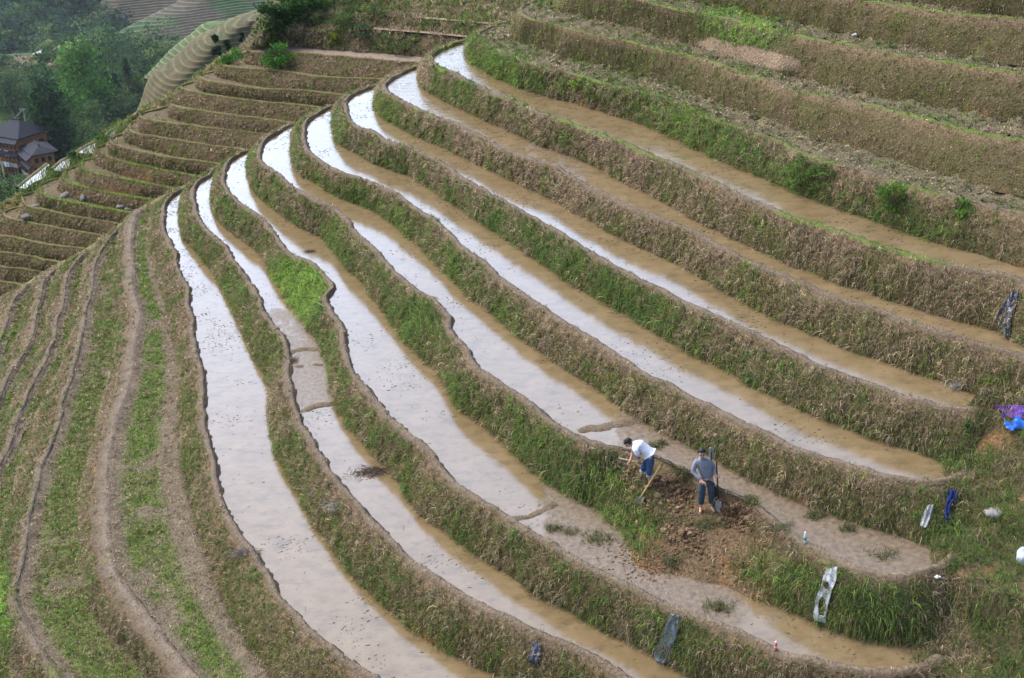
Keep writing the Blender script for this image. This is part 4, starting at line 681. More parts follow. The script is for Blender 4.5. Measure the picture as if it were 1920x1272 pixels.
# valley road and its banks
rd = pd([(40, 121), (55, 117.5), (82, 113), (84, 119.5), (60, 121.5), (44, 123.5)], [505, 512, 520, 500, 498, 496]); rd[:, 2] = rd[:, 2].mean()+1.5
lo = rd-[0, 0, 3]; struct(mesh('road', np.vstack([rd, lo]), [[0, 1, 2, 3, 4, 5]]+[[i, i+6, (i+1) % 6+6, (i+1) % 6] for i in range(6)], mat('road_gravel', lin(150, 146, 142), .9, noise=(1, .8, 1.2))))
for i, (y, D) in enumerate([(122, 498), (128, 488), (134, 478), (141, 468)]):
    P = pd([(-80, y+6), (0, y+3), (40, y+2), (70, y), (100, y-1), (120, y+4)], D); P = resamp(P, 3.); P[:, 2] = P[:, 2].mean()+2.0; q = P+[0, -4, 0]; Gp = np.stack([P+[0, 6, 0], P+[0, 0, 0], P+[0, -.6, -1.4]], 1).reshape(-1, 3)
    struct(mesh('field_soil', Gp, gridfaces(len(P), 3), M['far'], None, np.array([lin(118, 102, 84), lin(130, 112, 92), lin(78, 66, 56)]*len(P))))
# ground under everything (fills what the terraces leave open, and the hill above the frame)
A = np.vstack(ALLPTS); A = A[A[:, 1] < 140]; A = A-[0, 0, 1.3]
E_ = [[-30, 62, -9], [-24, 68, -8], [-18, 70, -7], [-12, 70, -6], [-6, 70, -4], [0, 70, -1], [5, 68, 3], [-35, 60, -14], [-24, 64, -8], [10, 62, 8], [20, 52, 12], [26, 70, 20], [30, 100, 30], [12, 80, 13], [40, 60, 22], [50, 90, 34], [20, 120, 30], [0, 120, 14], [28, 40, 8.5], [34, 34, 6], [24, 30, 4.2],
      [16, 24, -1.5], [20, 22, -1.5], [26, 22, 0], [14, 18, -3.5], [22, 14, -3], [4, 12, -5], [-10, 12, -8], [-25, 20, -11], [-40, 30, -16], [-60, 50, -26], [-50, 80, -24], [-60, 100, -32], [40, 20, 3], [0, 0, -4], [20, 0, -3], [-20, 0, -9], [-45, 100, -18], [-30, 96, -8], [-20, 104, 2]]
A = np.vstack([A, np.array(E_, float)]); gx, gy = np.meshgrid(np.arange(-62, 56, 1.2), np.arange(-4, 128, 1.2), indexing='ij'); Q = np.stack([gx.ravel(), gy.ravel()], 1); z = np.zeros(len(Q))
for s_ in range(0, len(Q), 2000):
    d2 = ((Q[s_:s_+2000, None]-A[None, :, :2])**2).sum(2)+.05; w_ = d2**-2.2; z[s_:s_+2000] = (w_*A[:, 2]).sum(1)/w_.sum(1)
fl = np.c_[Q, z]; fl[:, 2] += (fbm(fl, .3, 141)-.5)*.5
gf = gridfaces(*gx.shape); cx = fl[gf].mean(1); gf = gf[~((cx[:, 0] < 2) & (cx[:, 1] > 63+.0*cx[:, 0])) & ~((cx[:, 0] < -19) & (cx[:, 1] > 62))]
struct(mesh('ground', fl, gf, M['soil'], None, grasscol(fl, None), smooth=True))
# ---------------- things ----------------
bpy.context.view_layer.update(); DG = bpy.context.evaluated_depsgraph_get()
def hit(x, y, off=0.):
    d = rays([(x, y)])[0]; d = d/np.linalg.norm(d); r = SC.ray_cast(DG, Vector((0, 0, CH)), Vector(d), distance=3000)
    p = np.array(r[1]) if r[0] else pz([(x, y)], 0)[0]
    return p-d*off
def ell(name, c, r, m, parent, n=12, rot=None, f=None):
    V, Fc = [], []
    for i in range(n+1):
        th = math.pi*i/n
        for j in range(n*2): ph = math.pi*j/n; v = np.array([r[0]*math.sin(th)*math.cos(ph), r[1]*math.sin(th)*math.sin(ph), r[2]*math.cos(th)]); V.append(v if f is None else f(v))
    V = np.array(V)
    if rot is not None: V = V@np.array(rot).T
    for i in range(n):
        for j in range(n*2): Fc.append([i*2*n+j, (i+1)*2*n+j, (i+1)*2*n+(j+1) % (2*n), i*2*n+(j+1) % (2*n)])
    return mesh(name, V+np.array(c), Fc, m, parent, smooth=True)
def tube(pts, rad, sd=8):
    pts = np.array(pts, float); n = len(pts); rad = np.broadcast_to(rad, (n,)); t = np.gradient(pts, axis=0); V = []; x = None
    for q in range(n):
        d = t[q]/np.linalg.norm(t[q])
        if x is None: x = np.cross(d, [.31, .8, .2])
        x = x-d*x.dot(d); x /= np.linalg.norm(x); y = np.cross(d, x)
        for s in range(sd): a = 2*math.pi*s/sd; V.append(pts[q]+rad[q]*(x*math.cos(a)+y*math.sin(a)))
    Fc = [[q*sd+s, q*sd+(s+1) % sd, (q+1)*sd+(s+1) % sd, (q+1)*sd+s] for q in range(n-1) for s in range(sd)]; Fc += [list(range(sd))[::-1], list(range((n-1)*sd, n*sd))]; return V, Fc
def skin(name, nodes, edges, m, parent, root, sub=2):
    ks = list(nodes); me = bpy.data.meshes.new(name); me.from_pydata([nodes[k][:3] for k in ks], [(ks.index(a), ks.index(b)) for a, b in edges], [])
    me.materials.append(m); o = bpy.data.objects.new(name, me); COL.objects.link(o); o.parent = parent
    sm = o.modifiers.new('skin', 'SKIN'); sm.use_smooth_shade = True
    if not me.skin_vertices:
        me.attributes.new  # layer is created by the modifier
        bpy.context.view_layer.objects.active = o; bpy.ops.object.mode_set(mode='OBJECT')
        try: bpy.ops.mesh.customdata_skin_add()
        except Exception as e: print('skin', e)
    for i, k in enumerate(ks): r = nodes[k][3]; me.skin_vertices[0].data[i].radius = (r if isinstance(r, tuple) else (r, r)); me.skin_vertices[0].data[i].use_root = (k == root)
    sb = o.modifiers.new('sub', 'SUBSURF'); sb.levels = sub; sb.render_levels = sub; return o
M['skin'] = mat('skin', lin(186, 146, 122), .6, noise=(8, .85, 1.12)); M['hair'] = mat('hair', (.012, .011, .012), .6)
M['tee'] = mat('pale_cotton', lin(206, 212, 224), .9, noise=(7, .88, 1.1), bump=(9, .6, .02)); M['navy'] = mat('navy_cloth', lin(34, 44, 86), .85, noise=(9, .7, 1.3), bump=(12, .6, .02)); M['denim'] = mat('denim', lin(54, 76, 112), .9, noise=(11, .65, 1.45), bump=(10, .6, .02))
M['shirt'] = mat('grey_blue_cloth', lin(128, 133, 146), .9, noise=(7, .84, 1.14), bump=(8, .8, .03)); M['jean2'] = mat('dark_teal_cloth', lin(58, 72, 84), .9, noise=(9, .65, 1.45), bump=(9, .7, .03))
M['wood'] = mat('pale_wood', lin(196, 158, 104), .65, noise=(12, .8, 1.15)); M['oldwood'] = mat('worn_wood', lin(176, 152, 128), .75, noise=(12, .75, 1.2)); M['dark'] = mat('dark_shaft', lin(44, 42, 46), .5); M['steel'] = mat('muddy_steel', lin(150, 140, 126), .5, noise=(14, .7, 1.2), metal=.2)
M['eye'] = mat('eye', (.01, .008, .008), .3); M['lip'] = mat('lips', lin(140, 84, 76), .6)
def hand(nodes, edges, w, base, dirv, k, curl=(0, 0, -1), s=1.):
    """palm + five fingers, curled, from wrist node w"""
    d = np.array(dirv, float); d /= np.linalg.norm(d); c = np.array(curl, float); c = c-d*c.dot(d); c /= np.linalg.norm(c); sd = np.cross(d, c); b = np.array(base, float)
    nodes[k+'palm'] = (*(b+d*.055*s), .031*s); edges.append((w, k+'palm')); nodes[k+'kn'] = (*(b+d*.085*s), .027*s); edges.append((k+'palm', k+'kn'))
    for i, (o, l) in enumerate(((-.028, .055), (-.010, .068), (.010, .063), (.027, .048))):
        p = b+d*(.105*s)+sd*o*s; q = p+d*l*.45*s+c*l*.35*s; r = q+c*l*.6*s+d*l*.05*s
        nodes[f'{k}f{i}a'] = (*p, .0095*s); nodes[f'{k}f{i}b'] = (*q, .009*s); nodes[f'{k}f{i}c'] = (*r, .0075*s); edges += [(k+'kn', f'{k}f{i}a'), (f'{k}f{i}a', f'{k}f{i}b'), (f'{k}f{i}b', f'{k}f{i}c')]
    p = b+d*.045*s-sd*.038*s+c*.012; q = p+d*.035*s-sd*.008+c*.022*s; nodes[k+'t1'] = (*p, .012*s); nodes[k+'t2'] = (*q, .009*s); edges += [(k+'palm', k+'t1'), (k+'t1', k+'t2')]
def head(parent, c, yaw, pitch, hairlong=1.0, face=True):
    """hair, eyes, brows and mouth on the skull of the body; the face looks along -y before turning"""
    Ry = Matrix.Rotation(yaw, 3, 'Z') @ Matrix.Rotation(pitch, 3, 'X'); R = np.array(Ry); c = np.array(c)
    def hf(v):
        q = v*(1+.05*math.sin(v[0]*90)*math.cos(v[1]*70+v[2]*60)); 
        if q[1] < -.03 and q[2] < .045: q = q*np.array([1, .30, 1]); q[2] = max(q[2], .04)
        if q[2] < -.05: q = q*np.array([.82, .9, .6])
        return q
    ell('hair', c+R@np.array([0, .012, .03]), (.094, .108, .112), M['hair'], parent, 14, R, hf)
    if face:
        for s in (-1, 1):
            ell('eye', c+R@np.array([s*.032, -.089, .006]), (.015, .008, .007), M['eye'], parent, 6, R); ell('eyebrow', c+R@np.array([s*.032, -.091, .028]), (.02, .008, .004), M['hair'], parent, 6, R)
        ell('mouth', c+R@np.array([0, -.088, -.052]), (.022, .008, .006), M['lip'], parent, 6, R)
def skull(nodes, edges, c, neck, yaw, pitch):
    R = np.array(Matrix.Rotation(yaw, 3, 'Z') @ Matrix.Rotation(pitch, 3, 'X')); c = np.array(c); g = lambda *v: tuple(c+R@np.array(v))
    nodes['jaw'] = (*g(0, -.022, -.062), (.056, .06)); nodes['skull'] = (*g(0, 0, .015), (.083, .09)); nodes['crown'] = (*g(0, .01, .065), (.064, .07)); nodes['chin'] = (*g(0, -.058, -.088), .026)
    nodes['nose'] = (*g(0, -.094, -.018), .012); nodes['nosetip'] = (*g(0, -.108, -.027), .009)
    for s, t in ((-1, 'l'), (1, 'r')): nodes['ear'+t] = (*g(s*.086, .008, -.005), .016); edges.append(('skull', 'ear'+t))
    edges += [(neck, 'jaw'), ('jaw', 'skull'), ('skull', 'crown'), ('jaw', 'chin'), ('skull', 'nose'), ('nose', 'nosetip')]
# --- standing man
o0 = hit(1325, 957)+[0, 0, .03]; man = empty('person', o0, 'standing barefoot man in grey blue long sleeves and rolled dark trousers holding a shovel', 'person')
n = {}; e = []
n['pel'] = (-.02, .02, .90, .105); n['bel'] = (-.05, .01, 1.08, .11); n['che'] = (-.09, .0, 1.26, .12); n['nkb'] = (-.12, .0, 1.41, .07); n['nck'] = (-.13, -.03, 1.47, .05); e += [('pel', 'bel'), ('bel', 'che'), ('che', 'nkb'), ('nkb', 'nck')]
skull(n, e, (-.145, -.05, 1.585), 'nck', .0, .12)
n['sl'] = (-.265, .0, 1.365, .05); n['el'] = (-.345, -.02, 1.09, .043); n['wl'] = (-.17, -.22, .93, .028); n['sr'] = (.04, .02, 1.36, .05); n['er'] = (.17, .08, 1.10, .043); n['wr'] = (.17, -.08, 1.0, .028); e += [('che', 'sl'), ('sl', 'el'), ('el', 'wl'), ('che', 'sr'), ('sr', 'er'), ('er', 'wr')]
hand(n, e, 'wl', n['wl'][:3], (.75, -.45, -.35), 'hl', (.1, .1, -1)); hand(n, e, 'wr', n['wr'][:3], (.35, -.85, .1), 'hr', (.9, .2, .1))
for s, k, fx, fy in ((-1, 'l', -.14, -.02), (1, 'r', .12, .0)):
    n['hip'+k] = (-.02+s*.095, .02, .86, .095); n['kn'+k] = (fx*.95, fy-.02, .47, .062); n['an'+k] = (fx, fy+.03, .095, .040); n['heel'+k] = (fx, fy+.05, .04, .036); n['ball'+k] = (fx+s*.03, fy-.10, .032, .038); n['toe'+k] = (fx+s*.045, fy-.17, .022, .026); e += [('pel', 'hip'+k), ('hip'+k, 'kn'+k), ('kn'+k, 'an'+k), ('an'+k, 'heel'+k), ('heel'+k, 'ball'+k), ('ball'+k, 'toe'+k)]
skin('body', n, e, M['skin'], man, 'pel'); head(man, (-.145, -.05, 1.585), .0, .12)
t_ = {k: n[k] for k in ('pel', 'bel', 'che', 'sl', 'el', 'sr', 'er')}; t_['hem'] = (-.02, .02, .86, .15); t_['pel'] = (-.03, .01, .96, .155); t_['bel'] = (-.055, -.01, 1.10, .148); t_['che'] = (-.095, .0, 1.27, .145); t_['top'] = (-.12, .0, 1.40, .09); t_['col'] = (-.125, -.01, 1.445, .066); t_['sl'] = (-.262, .0, 1.355, .076); t_['el'] = (-.345, -.02, 1.09, .062); t_['cl'] = (-.19, -.20, .945, .047); t_['sr'] = (.036, .02, 1.35, .076); t_['er'] = (.17, .08, 1.10, .062); t_['cr'] = (.17, -.055, 1.01, .045)
skin('shirt', t_, [('hem', 'pel'), ('pel', 'bel'), ('bel', 'che'), ('che', 'top'), ('top', 'col'), ('che', 'sl'), ('sl', 'el'), ('el', 'cl'), ('che', 'sr'), ('sr', 'er'), ('er', 'cr')], M['shirt'], man, 'bel')
t_ = {'w': (-.02, .02, .93, .14), 'pel': (-.02, .02, .86, .14)}; ee = [('w', 'pel')]
for s, k in ((-1, 'l'), (1, 'r')):
    a, b, c = n['hip'+k], n['kn'+k], n['an'+k]; t_['h'+k] = (a[0], a[1], .80, .115); t_['k'+k] = (b[0], b[1], .47, .098); t_['c'+k] = (c[0], c[1], .20, .084); t_['q'+k] = (c[0], c[1], .155, .086); ee += [('pel', 'h'+k), ('h'+k, 'k'+k), ('k'+k, 'c'+k), ('c'+k, 'q'+k)]
skin('trousers', t_, ee, M['jean2'], man, 'pel')
ell('collar', (-.125, -.03, 1.455), (.085, .085, .022), M['shirt'], man, 10)
# --- bending man
o0 = hit(1219, 914); mb = empty('person', o0, 'man bending forward in a pale T-shirt and knee length jeans, swinging a hoe', 'person')
n = {}; e = []
n['pel'] = (.0, .06, .88, .10); n['bel'] = (-.07, .09, .98, .085); n['che'] = (-.24, .13, 1.08, .09); n['nkb'] = (-.37, .19, 1.10, .048); n['nck'] = (-.41, .21, 1.14, .05); e += [('pel', 'bel'), ('bel', 'che'), ('che', 'nkb'), ('nkb', 'nck')]
skull(n, e, (-.50, .25, 1.15), 'nck', -1.25, .75)
n['sl'] = (-.34, -.03, 1.05, .055); n['el'] = (-.27, -.06, .83, .043); n['wl'] = (-.29, .04, .72, .03); n['sr'] = (-.36, .30, 1.05, .055); n['er'] = (-.40, .28, .82, .043); n['wr'] = (-.47, .16, .68, .03); e += [('che', 'sl'), ('sl', 'el'), ('el', 'wl'), ('che', 'sr'), ('sr', 'er'), ('er', 'wr')]
hand(n, e, 'wl', n['wl'][:3], (.35, .5, -.6), 'hl', (.9, -.1, .3)); hand(n, e, 'wr', n['wr'][:3], (-.5, .1, -.6), 'hr', (.8, -.3, -.2))
for k, hp, kn, an in (('l', (.02, -.04, .83), (-.03, -.04, .46), (.0, .02, .09)), ('r', (.0, .16, .83), (-.14, .18, .45), (-.20, .32, .09))):
    n['hip'+k] = (*hp, .095); n['kn'+k] = (*kn, .06); n['an'+k] = (*an, .038); n['heel'+k] = (an[0]+.03, an[1], .04, .035); n['ball'+k] = (an[0]-.10, an[1]-.02, .032, .036); n['toe'+k] = (an[0]-.16, an[1]-.03, .022, .024); e += [('pel', 'hip'+k), ('hip'+k, 'kn'+k), ('kn'+k, 'an'+k), ('an'+k, 'heel'+k), ('heel'+k, 'ball'+k), ('ball'+k, 'toe'+k)]
skin('body', n, e, M['skin'], mb, 'pel'); head(mb, (-.50, .25, 1.15), -1.25, .75)
t_ = {'hem': (-.01, .065, .93, .135), 'bel': (-.08, .09, 1.02, .15), 'che': (-.22, .13, 1.12, .16), 'che2': (-.31, .155, 1.125, .145), 'top': (-.40, .195, 1.13, .078), 'sl': (-.335, -.02, 1.06, .085), 'cl': (-.30, -.06, .93, .075), 'sr': (-.355, .29, 1.06, .085), 'cr': (-.38, .30, .92, .07)}
skin('t_shirt', t_, [('hem', 'bel'), ('bel', 'che'), ('che', 'che2'), ('che2', 'top'), ('che2', 'sl'), ('sl', 'cl'), ('che2', 'sr'), ('sr', 'cr')], M['tee'], mb, 'bel')
for s in ((-.295, -.062, .905), (-.383, .302, .895)): ell('sleeve_trim', s, (.064, .064, .014), M['navy'], mb, 8)
t_ = {'w': (-.02, .065, .93, .12), 'pel': (.0, .06, .86, .135), 'hl': (.015, -.03, .78, .105), 'kl': (-.03, -.04, .47, .085), 'cl': (-.02, -.03, .36, .08), 'hr': (-.01, .15, .78, .105), 'kr': (-.14, .18, .46, .085), 'cr': (-.155, .22, .36, .08)}
skin('jeans', t_, [('w', 'pel'), ('pel', 'hl'), ('hl', 'kl'), ('kl', 'cl'), ('pel', 'hr'), ('hr', 'kr'), ('kr', 'cr')], M['denim'], mb, 'pel')
for s in ((-.02, -.03, .355), (-.155, .22, .355)): ell('cuff', s, (.083, .083, .02), mat('faded_denim', lin(128, 148, 170), .9), mb, 8)
def blade(base, tip, side, w, m, parent, name='blade', thick=.004, point=.35):
    b, t, s = (np.array(v, float) for v in (base, tip, side)); s /= np.linalg.norm(s); nrm = np.cross(t-b, s); nrm /= np.linalg.norm(nrm); V = []; rows = 8; cols = 6
    for q in (0, 1):
        for i in range(rows+1):
            v = i/rows; ww = w*(1 if v < 1-point else math.sqrt(max(.08, 1-((v-1+point)/point)**2)))
            for j in range(cols+1): u = j/cols*2-1; V.append(b+(t-b)*v+s*u*ww/2+nrm*(u*u*.022-q*thick))
    K = (rows+1)*(cols+1); Fc = []
    for i in range(rows):
        for j in range(cols): a = i*(cols+1)+j; Fc += [[a, a+1, a+cols+2, a+cols+1], [K+a, K+a+cols+1, K+a+cols+2, K+a+1]]
    for i in range(rows): a = i*(cols+1); Fc += [[a, a+cols+1, K+a+cols+1, K+a], [a+cols, K+a+cols, K+a+2*cols+1, a+2*cols+1]]
    Fc += [[j, K+j, K+j+1, j+1] for j in range(cols)]; q0 = rows*(cols+1); Fc += [[q0+j, q0+j+1, K+q0+j+1, K+q0+j] for j in range(cols)]
    return mesh(name, V, Fc, m, parent, smooth=False)
# shovel at the standing man's side, held in his hand
g = hit(1348, 961); op = np.array(man.location); hp = op+np.array([.21, -.16, 1.02]); t = empty('shovel', g, 'shovel with a dark shaft held upright by the standing man, blade down', 'shovel'); a = g-g+np.array([0, 0, .02]); top = (hp-g)*1.40; d = top/np.linalg.norm(top)
V, Fc = tube([d*.30, d*.7, top], [.019, .017, .017]); mesh('shaft', V, Fc, M['dark'], t); blade(d*.33, d*.01, (1, -.2, 0), .15, mat('wet_steel', lin(176, 176, 170), .35, metal=.3, noise=(10, .8, 1.1)), t)
V, Fc = tube([d*.27, d*.38], [.024, .02]); mesh('socket', V, Fc, M['steel'], t)
# hoe propped blade up against his shoulder
g2 = op+np.array([.19, .10, .02]); t = empty('hoe', g2, 'old hoe standing blade up behind the shoulder of the standing man', 'hoe'); tp = np.array([-.09, -.02, 1.50]); V, Fc = tube([(0, 0, 0), tp*.5, tp*1.02], .013); mesh('handle', V, Fc, M['dark'], t); blade(tp*.88, tp*1.04+np.array([0, 0, .08]), (1, -.3, 0), .13, mat('dull_steel', lin(132, 134, 128), .5, metal=.2), t, point=.08)
# hoe in the bending man's hands
ob = np.array(mb.location); c = ob+np.array([-.27, .10, .66]); t = empty('hoe', c, 'hoe with a pale wooden handle in the hands of the bending man', 'hoe'); V, Fc = tube([(.10, -.03, .02), (-.15, .06, .02), (-.47, .16, .06)], [.019, .018, .021]); mesh('handle', V, Fc, M['oldwood'], t); blade((-.47, .17, .07), (-.36, .2, -.16), (.3, 1, 0), .15, M['steel'], t, point=.1)
# loose spade
g = hit(1191, 949); tp = pz([(1239, 880)], g[2]+1.0)[0]; tp = tp+np.array([0, .15, 0]); d = (tp-g); Ls_ = np.linalg.norm(d); d /= Ls_; t = empty('spade', g, 'spade with a long yellow wooden shaft stuck in the dug earth by itself', 'spade'); V, Fc = tube([d*.26, d*.7, d*Ls_], [.02, .018, .019]); mesh('shaft', V, Fc, M['wood'], t); blade(d*.28, d*-.02, (1, -.35, .1), .23, M['steel'], t, thick=.006); V, Fc = tube([d*.2, d*.36], [.027, .022]); mesh('socket', V, Fc, M['steel'], t)
# bottles
def bottle(px, label, liq, capc, h=.24, lab=None):
    g = hit(*px); t = empty('bottle', g, label, 'bottle'); pr = [(0, 0), (.033, 0), (.034, .02), (.031, h*.3), (.034, h*.42), (.034, h*.66), (.024, h*.8), (.013, h*.88), (.013, h*.9)]; sd = 14
    def lathe(nm, pr, m): V = [(r*math.cos(2*math.pi*s/sd), r*math.sin(2*math.pi*s/sd), z) for r, z in pr for s in range(sd)]; mesh(nm, V, [[q*sd+s, q*sd+(s+1) % sd, (q+1)*sd+(s+1) % sd, (q+1)*sd+s] for q in range(len(pr)-1) for s in range(sd)], m, t, smooth=True)
    lathe('body', pr, mat('bottle_plastic', liq, .2, spec=.6)); lathe('cap', [(.017, h*.885), (.017, h), (.001, h)], mat('cap', capc, .5))
    if lab: lathe('wrapper', [(.0352, h*.32), (.0352, h*.52)], mat('wrapper', lab, .6))
bottle((1509, 1019), 'clear water bottle with a white cap standing on the earth lip', lin(190, 206, 208), (.8, .8, .82), .30, lin(40, 140, 120)); bottle((1454, 1219), 'small bottle half full of pink drink on the mud lip', lin(206, 96, 104), (.8, .8, .8), .22, lin(220, 200, 200))
# plastic sheets and cloths draped on the banks
def sheet(name, rows, label, cat, col, rough=.35, holes=(), crease=.05, lift=.09, nu=14, nv=26, spec=.5):
    L_ = catmull(np.array([r[0] for r in rows], float), 6); R_ = catmull(np.array([r[1] for r in rows], float), 6); L_ = resamp(L_, n=nv); R_ = resamp(R_, n=nv); G = np.zeros((nv, nu, 3))
    for i in range(nv):
        for j in range(nu): u = j/(nu-1); q = L_[i]*(1-u)+R_[i]*u; G[i, j] = hit(q[0], q[1], lift)
    for _ in range(5): G[1:-1] = .25*G[:-2]+.5*G[1:-1]+.25*G[2:]; G[:, 1:-1] = .25*G[:, :-2]+.5*G[:, 1:-1]+.25*G[:, 2:]
    fl = G.reshape(-1, 3); nr_ = gridnormals(G).reshape(-1, 3); jj = np.tile(np.arange(nu), nv)/nu; fl = fl+nr_*((np.sin(jj*13+7*vn(fl, 2.5, 201))*.3+(fbm(fl, 5, 202)-.5)*2.6)*crease)[:, None]
    base = fl.mean(0); Fc = gridfaces(nv, nu); ce = topx(fl[Fc].mean(1)); keep = np.ones(len(Fc), bool)
    for (cx, cy, rx, ry) in holes: keep &= ((ce[:, 0]-cx)/rx)**2+((ce[:, 1]-cy)/ry)**2 > 1
    Fc = Fc[keep]; m = mat(name, col, rough, noise=(5, .6, 1.4), spec=spec); o = mesh(name, fl-base, Fc, m, None, smooth=True, loc=base); so_ = o.modifiers.new('thick', 'SOLIDIFY'); so_.thickness = .006; tag(o, label, cat); return o
sheet('plastic_sheet', [((1257, 1150), (1276, 1156)), ((1249, 1170), (1272, 1176)), ((1236, 1200), (1264, 1208)), ((1226, 1222), (1256, 1232)), ((1230, 1240), (1247, 1246))], 'dark grey plastic sheet hanging down the bank at the bottom of the photo', 'plastic sheet', lin(74, 80, 94), .3)
sheet('plastic_sheet', [((1551, 1066), (1571, 1062)), ((1541, 1090), (1566, 1094)), ((1538, 1104), (1560, 1106)), ((1530, 1125), (1556, 1122)), ((1524, 1150), (1549, 1152)), ((1523, 1163), (1548, 1169))], 'torn whitish plastic sheet with ragged holes draped over the bank', 'plastic sheet', lin(176, 176, 182), .4, holes=((1549, 1097, 6, 6), (1541, 1138, 7, 17)))
sheet('plastic_sheet', [((1893, 550), (1913, 544)), ((1883, 572), (1908, 562)), ((1867, 596), (1899, 592)), ((1873, 610), (1895, 610)), ((1884, 622), (1893, 622)), ((1886, 634), (1892, 636))], 'black torn plastic hanging over the bank near the right edge', 'plastic sheet', lin(34, 40, 54), .3, crease=.09)
sheet('plastic_sheet', [((997, 1203), (1015, 1205)), ((995, 1222), (1013, 1224)), ((992, 1243), (1006, 1247))], 'small black plastic scrap sunk in the lowest grassy bank', 'plastic sheet', lin(44, 48, 60), .35)
sheet('plastic_sheet', [((1738, 948), (1752, 947)), ((1731, 965), (1746, 968)), ((1725, 986), (1737, 991))], 'narrow grey plastic strip on the bank, left of the navy cloth', 'plastic sheet', lin(150, 150, 150), .4)
cl = sheet('hung_trousers', [((1776, 918), (1792, 918)), ((1777, 930), (1797, 930)), ((1774, 945), (1787, 945)), ((1771, 960), (1782, 960)), ((1774, 973), (1781, 975))], 'navy blue trousers hung over the grass at the right', 'trousers', lin(36, 48, 92), .9, crease=.07, lift=.16, spec=.1)
sheet('net_cloth', [((1860, 760), (1935, 762)), ((1876, 768), (1940, 772)), ((1890, 780), (1945, 786))], 'crumpled purple net at the right edge, on top of the blue bundle', 'net', lin(116, 70, 168), .7, crease=.12, lift=.14)
sheet('blue_tarp', [((1874, 776), (1945, 768)), ((1882, 788), (1948, 780)), ((1884, 798), (1948, 790)), ((1896, 808), (1935, 800))], 'bright blue crumpled plastic bundle at the right edge', 'tarp', lin(40, 110, 214), .4, crease=.16, lift=.13)
def lump(name, px, r, label, cat, col, rough=.7, amp=.35, z=.35, seed=1, group=None, spec=.3, nzs=(8, .6, 1.4)):
    g = hit(*px); f = lambda v: v*(1+amp*(float(fbm((v/np.max(r)+seed)[None], 2.2, seed)[0])-.5)*2)
    o = ell(name, (0, 0, r[2]*z), r, mat(name, col, rough, noise=nzs, spec=spec), None, 10, None, f); o.location = g; return tag(o, label, cat, group)
lump('sack', (1862, 966), (.22, .17, .12), 'dirty white sack lying in the grass at the right', 'sack', lin(156, 148, 142), .8, .5, .4, 3)
lump('bag', (1917, 1052), (.15, .13, .2), 'white bag at the right edge below the dirty sack', 'bag', lin(196, 206, 220), .6, .4, .5, 5)
lump('plastic_scrap', (1757, 1083), (.09, .05, .03), 'small white scrap beside the end of the muddy paddy', 'litter', lin(225, 228, 230), .6, .5, .5, 6)
lump('plastic_scrap', (1606, 67), (.16, .05, .05), 'white scrap on a high ploughed terrace', 'litter', lin(225, 228, 235), .6, .5, .5, 7)
for i, (x, y, rx, rz, lb) in enumerate([(127, 366, 1.05, .30, 'largest flat grey slab on the dry terraces'), (157, 376, .35, .45, 'upright pale boulder right of the largest slab'), (228, 389, .55, .22, 'grey stone on the terrace edge near the ridge'), (240, 393, .4, .16, 'smaller flat stone right next to the stone on the terrace edge'), (66, 387, .8, .14, 'flat worn slab on the lower dry terrace'), (51, 409, .7, .32, 'dark grey boulder on the lowest rounded terrace end')]):
    o = lump('rock', (x, y), (rx*.5, .25, rz*.5), lb, 'rock', lin(108, 104, 98), .9, .55, .5, 20+i, 'rocks on the dry terraces'); o.rotation_euler = (0, -.35 if i == 0 else 0, .5)
# straw bundles and mud lumps on the water and lips
def straw(px, r, label, n=420, col=(.13, .10, .075)):
    g = hit(*px); b = Blades(); P = rng.normal(0, r*.4, (n, 3))*[1.5, .8, .15]; P[:, 2] = abs(P[:, 2]); b.add(P, rng.normal(size=(n, 3))*[1.4, .8, .35]+[0, 0, .1], rng.uniform(.1, .3, n), .016, np.array(col)*rng.uniform(.5, 1.7, (n, 1)), .4); o = b.build('straw_bundle', M['grass']); o.location = g; return tag(o, label, 'straw')
straw((698, 886), .42, 'dark bundle of old straw floating in the second long paddy'); straw((636, 948), .26, 'grey straw tuft on the bank left of the floating bundle', 260, (.3, .27, .23)); straw((460, 1037), .24, 'twisted straw plug on the earth lip of the lowest paddy', 300, (.2, .17, .15)); straw((581, 472), .14, 'small dark straw clump in the third paddy near the bright green tuft', 140)
straw((545, 675), .16, 'straw plug where the lip crosses the muddy plot', 160, (.2, .16, .13)); straw((1800, 722), .2, 'wet straw under the little spillway at the right', 160, (.3, .28, .24))
# shrubs
def shrub(px, hpx, wpx, col, label, name='shrub', n=700, leaf=.10, D=None, group=None, cat=None, back=0.):
    g = hit(*px) if D is None else pd([px], D)[0]; d_ = np.linalg.norm(g-[0, 0, CH]); H = hpx/FPX*d_; R = wpx/FPX*d_/2; t = empty(name, g, label, cat or name.replace('_', ' '), group); Lf = Leaves(); P, k, nc = crown_pts(n, R, H, 'round'); P[:, 2] = np.clip(P[:, 2]-H*.12, .02, None); c = np.array(col)*rng.uniform(.7, 1.35, (nc, 1))[k]*rng.uniform(.75, 1.25, (n, 1)); Lf.add(P, leaf*rng.uniform(.6, 1.4, n), c, .6); Lf.build('foliage', t)
    V, Fc = [], []
    for q in range(5):
        a = rng.uniform(0, 6.28); v, f_ = tube([(0, 0, -.1), (R*.3*math.cos(a), R*.3*math.sin(a), H*.5), (R*.55*math.cos(a), R*.55*math.sin(a), H*.8)], [.02+H*.01, .015, .006], 5); Fc += [[len(V)+z for z in ff] for ff in f_]; V += list(v)
    mesh('stem', V, Fc, M['bark'], t); return t
FG = lin(96, 118, 56)
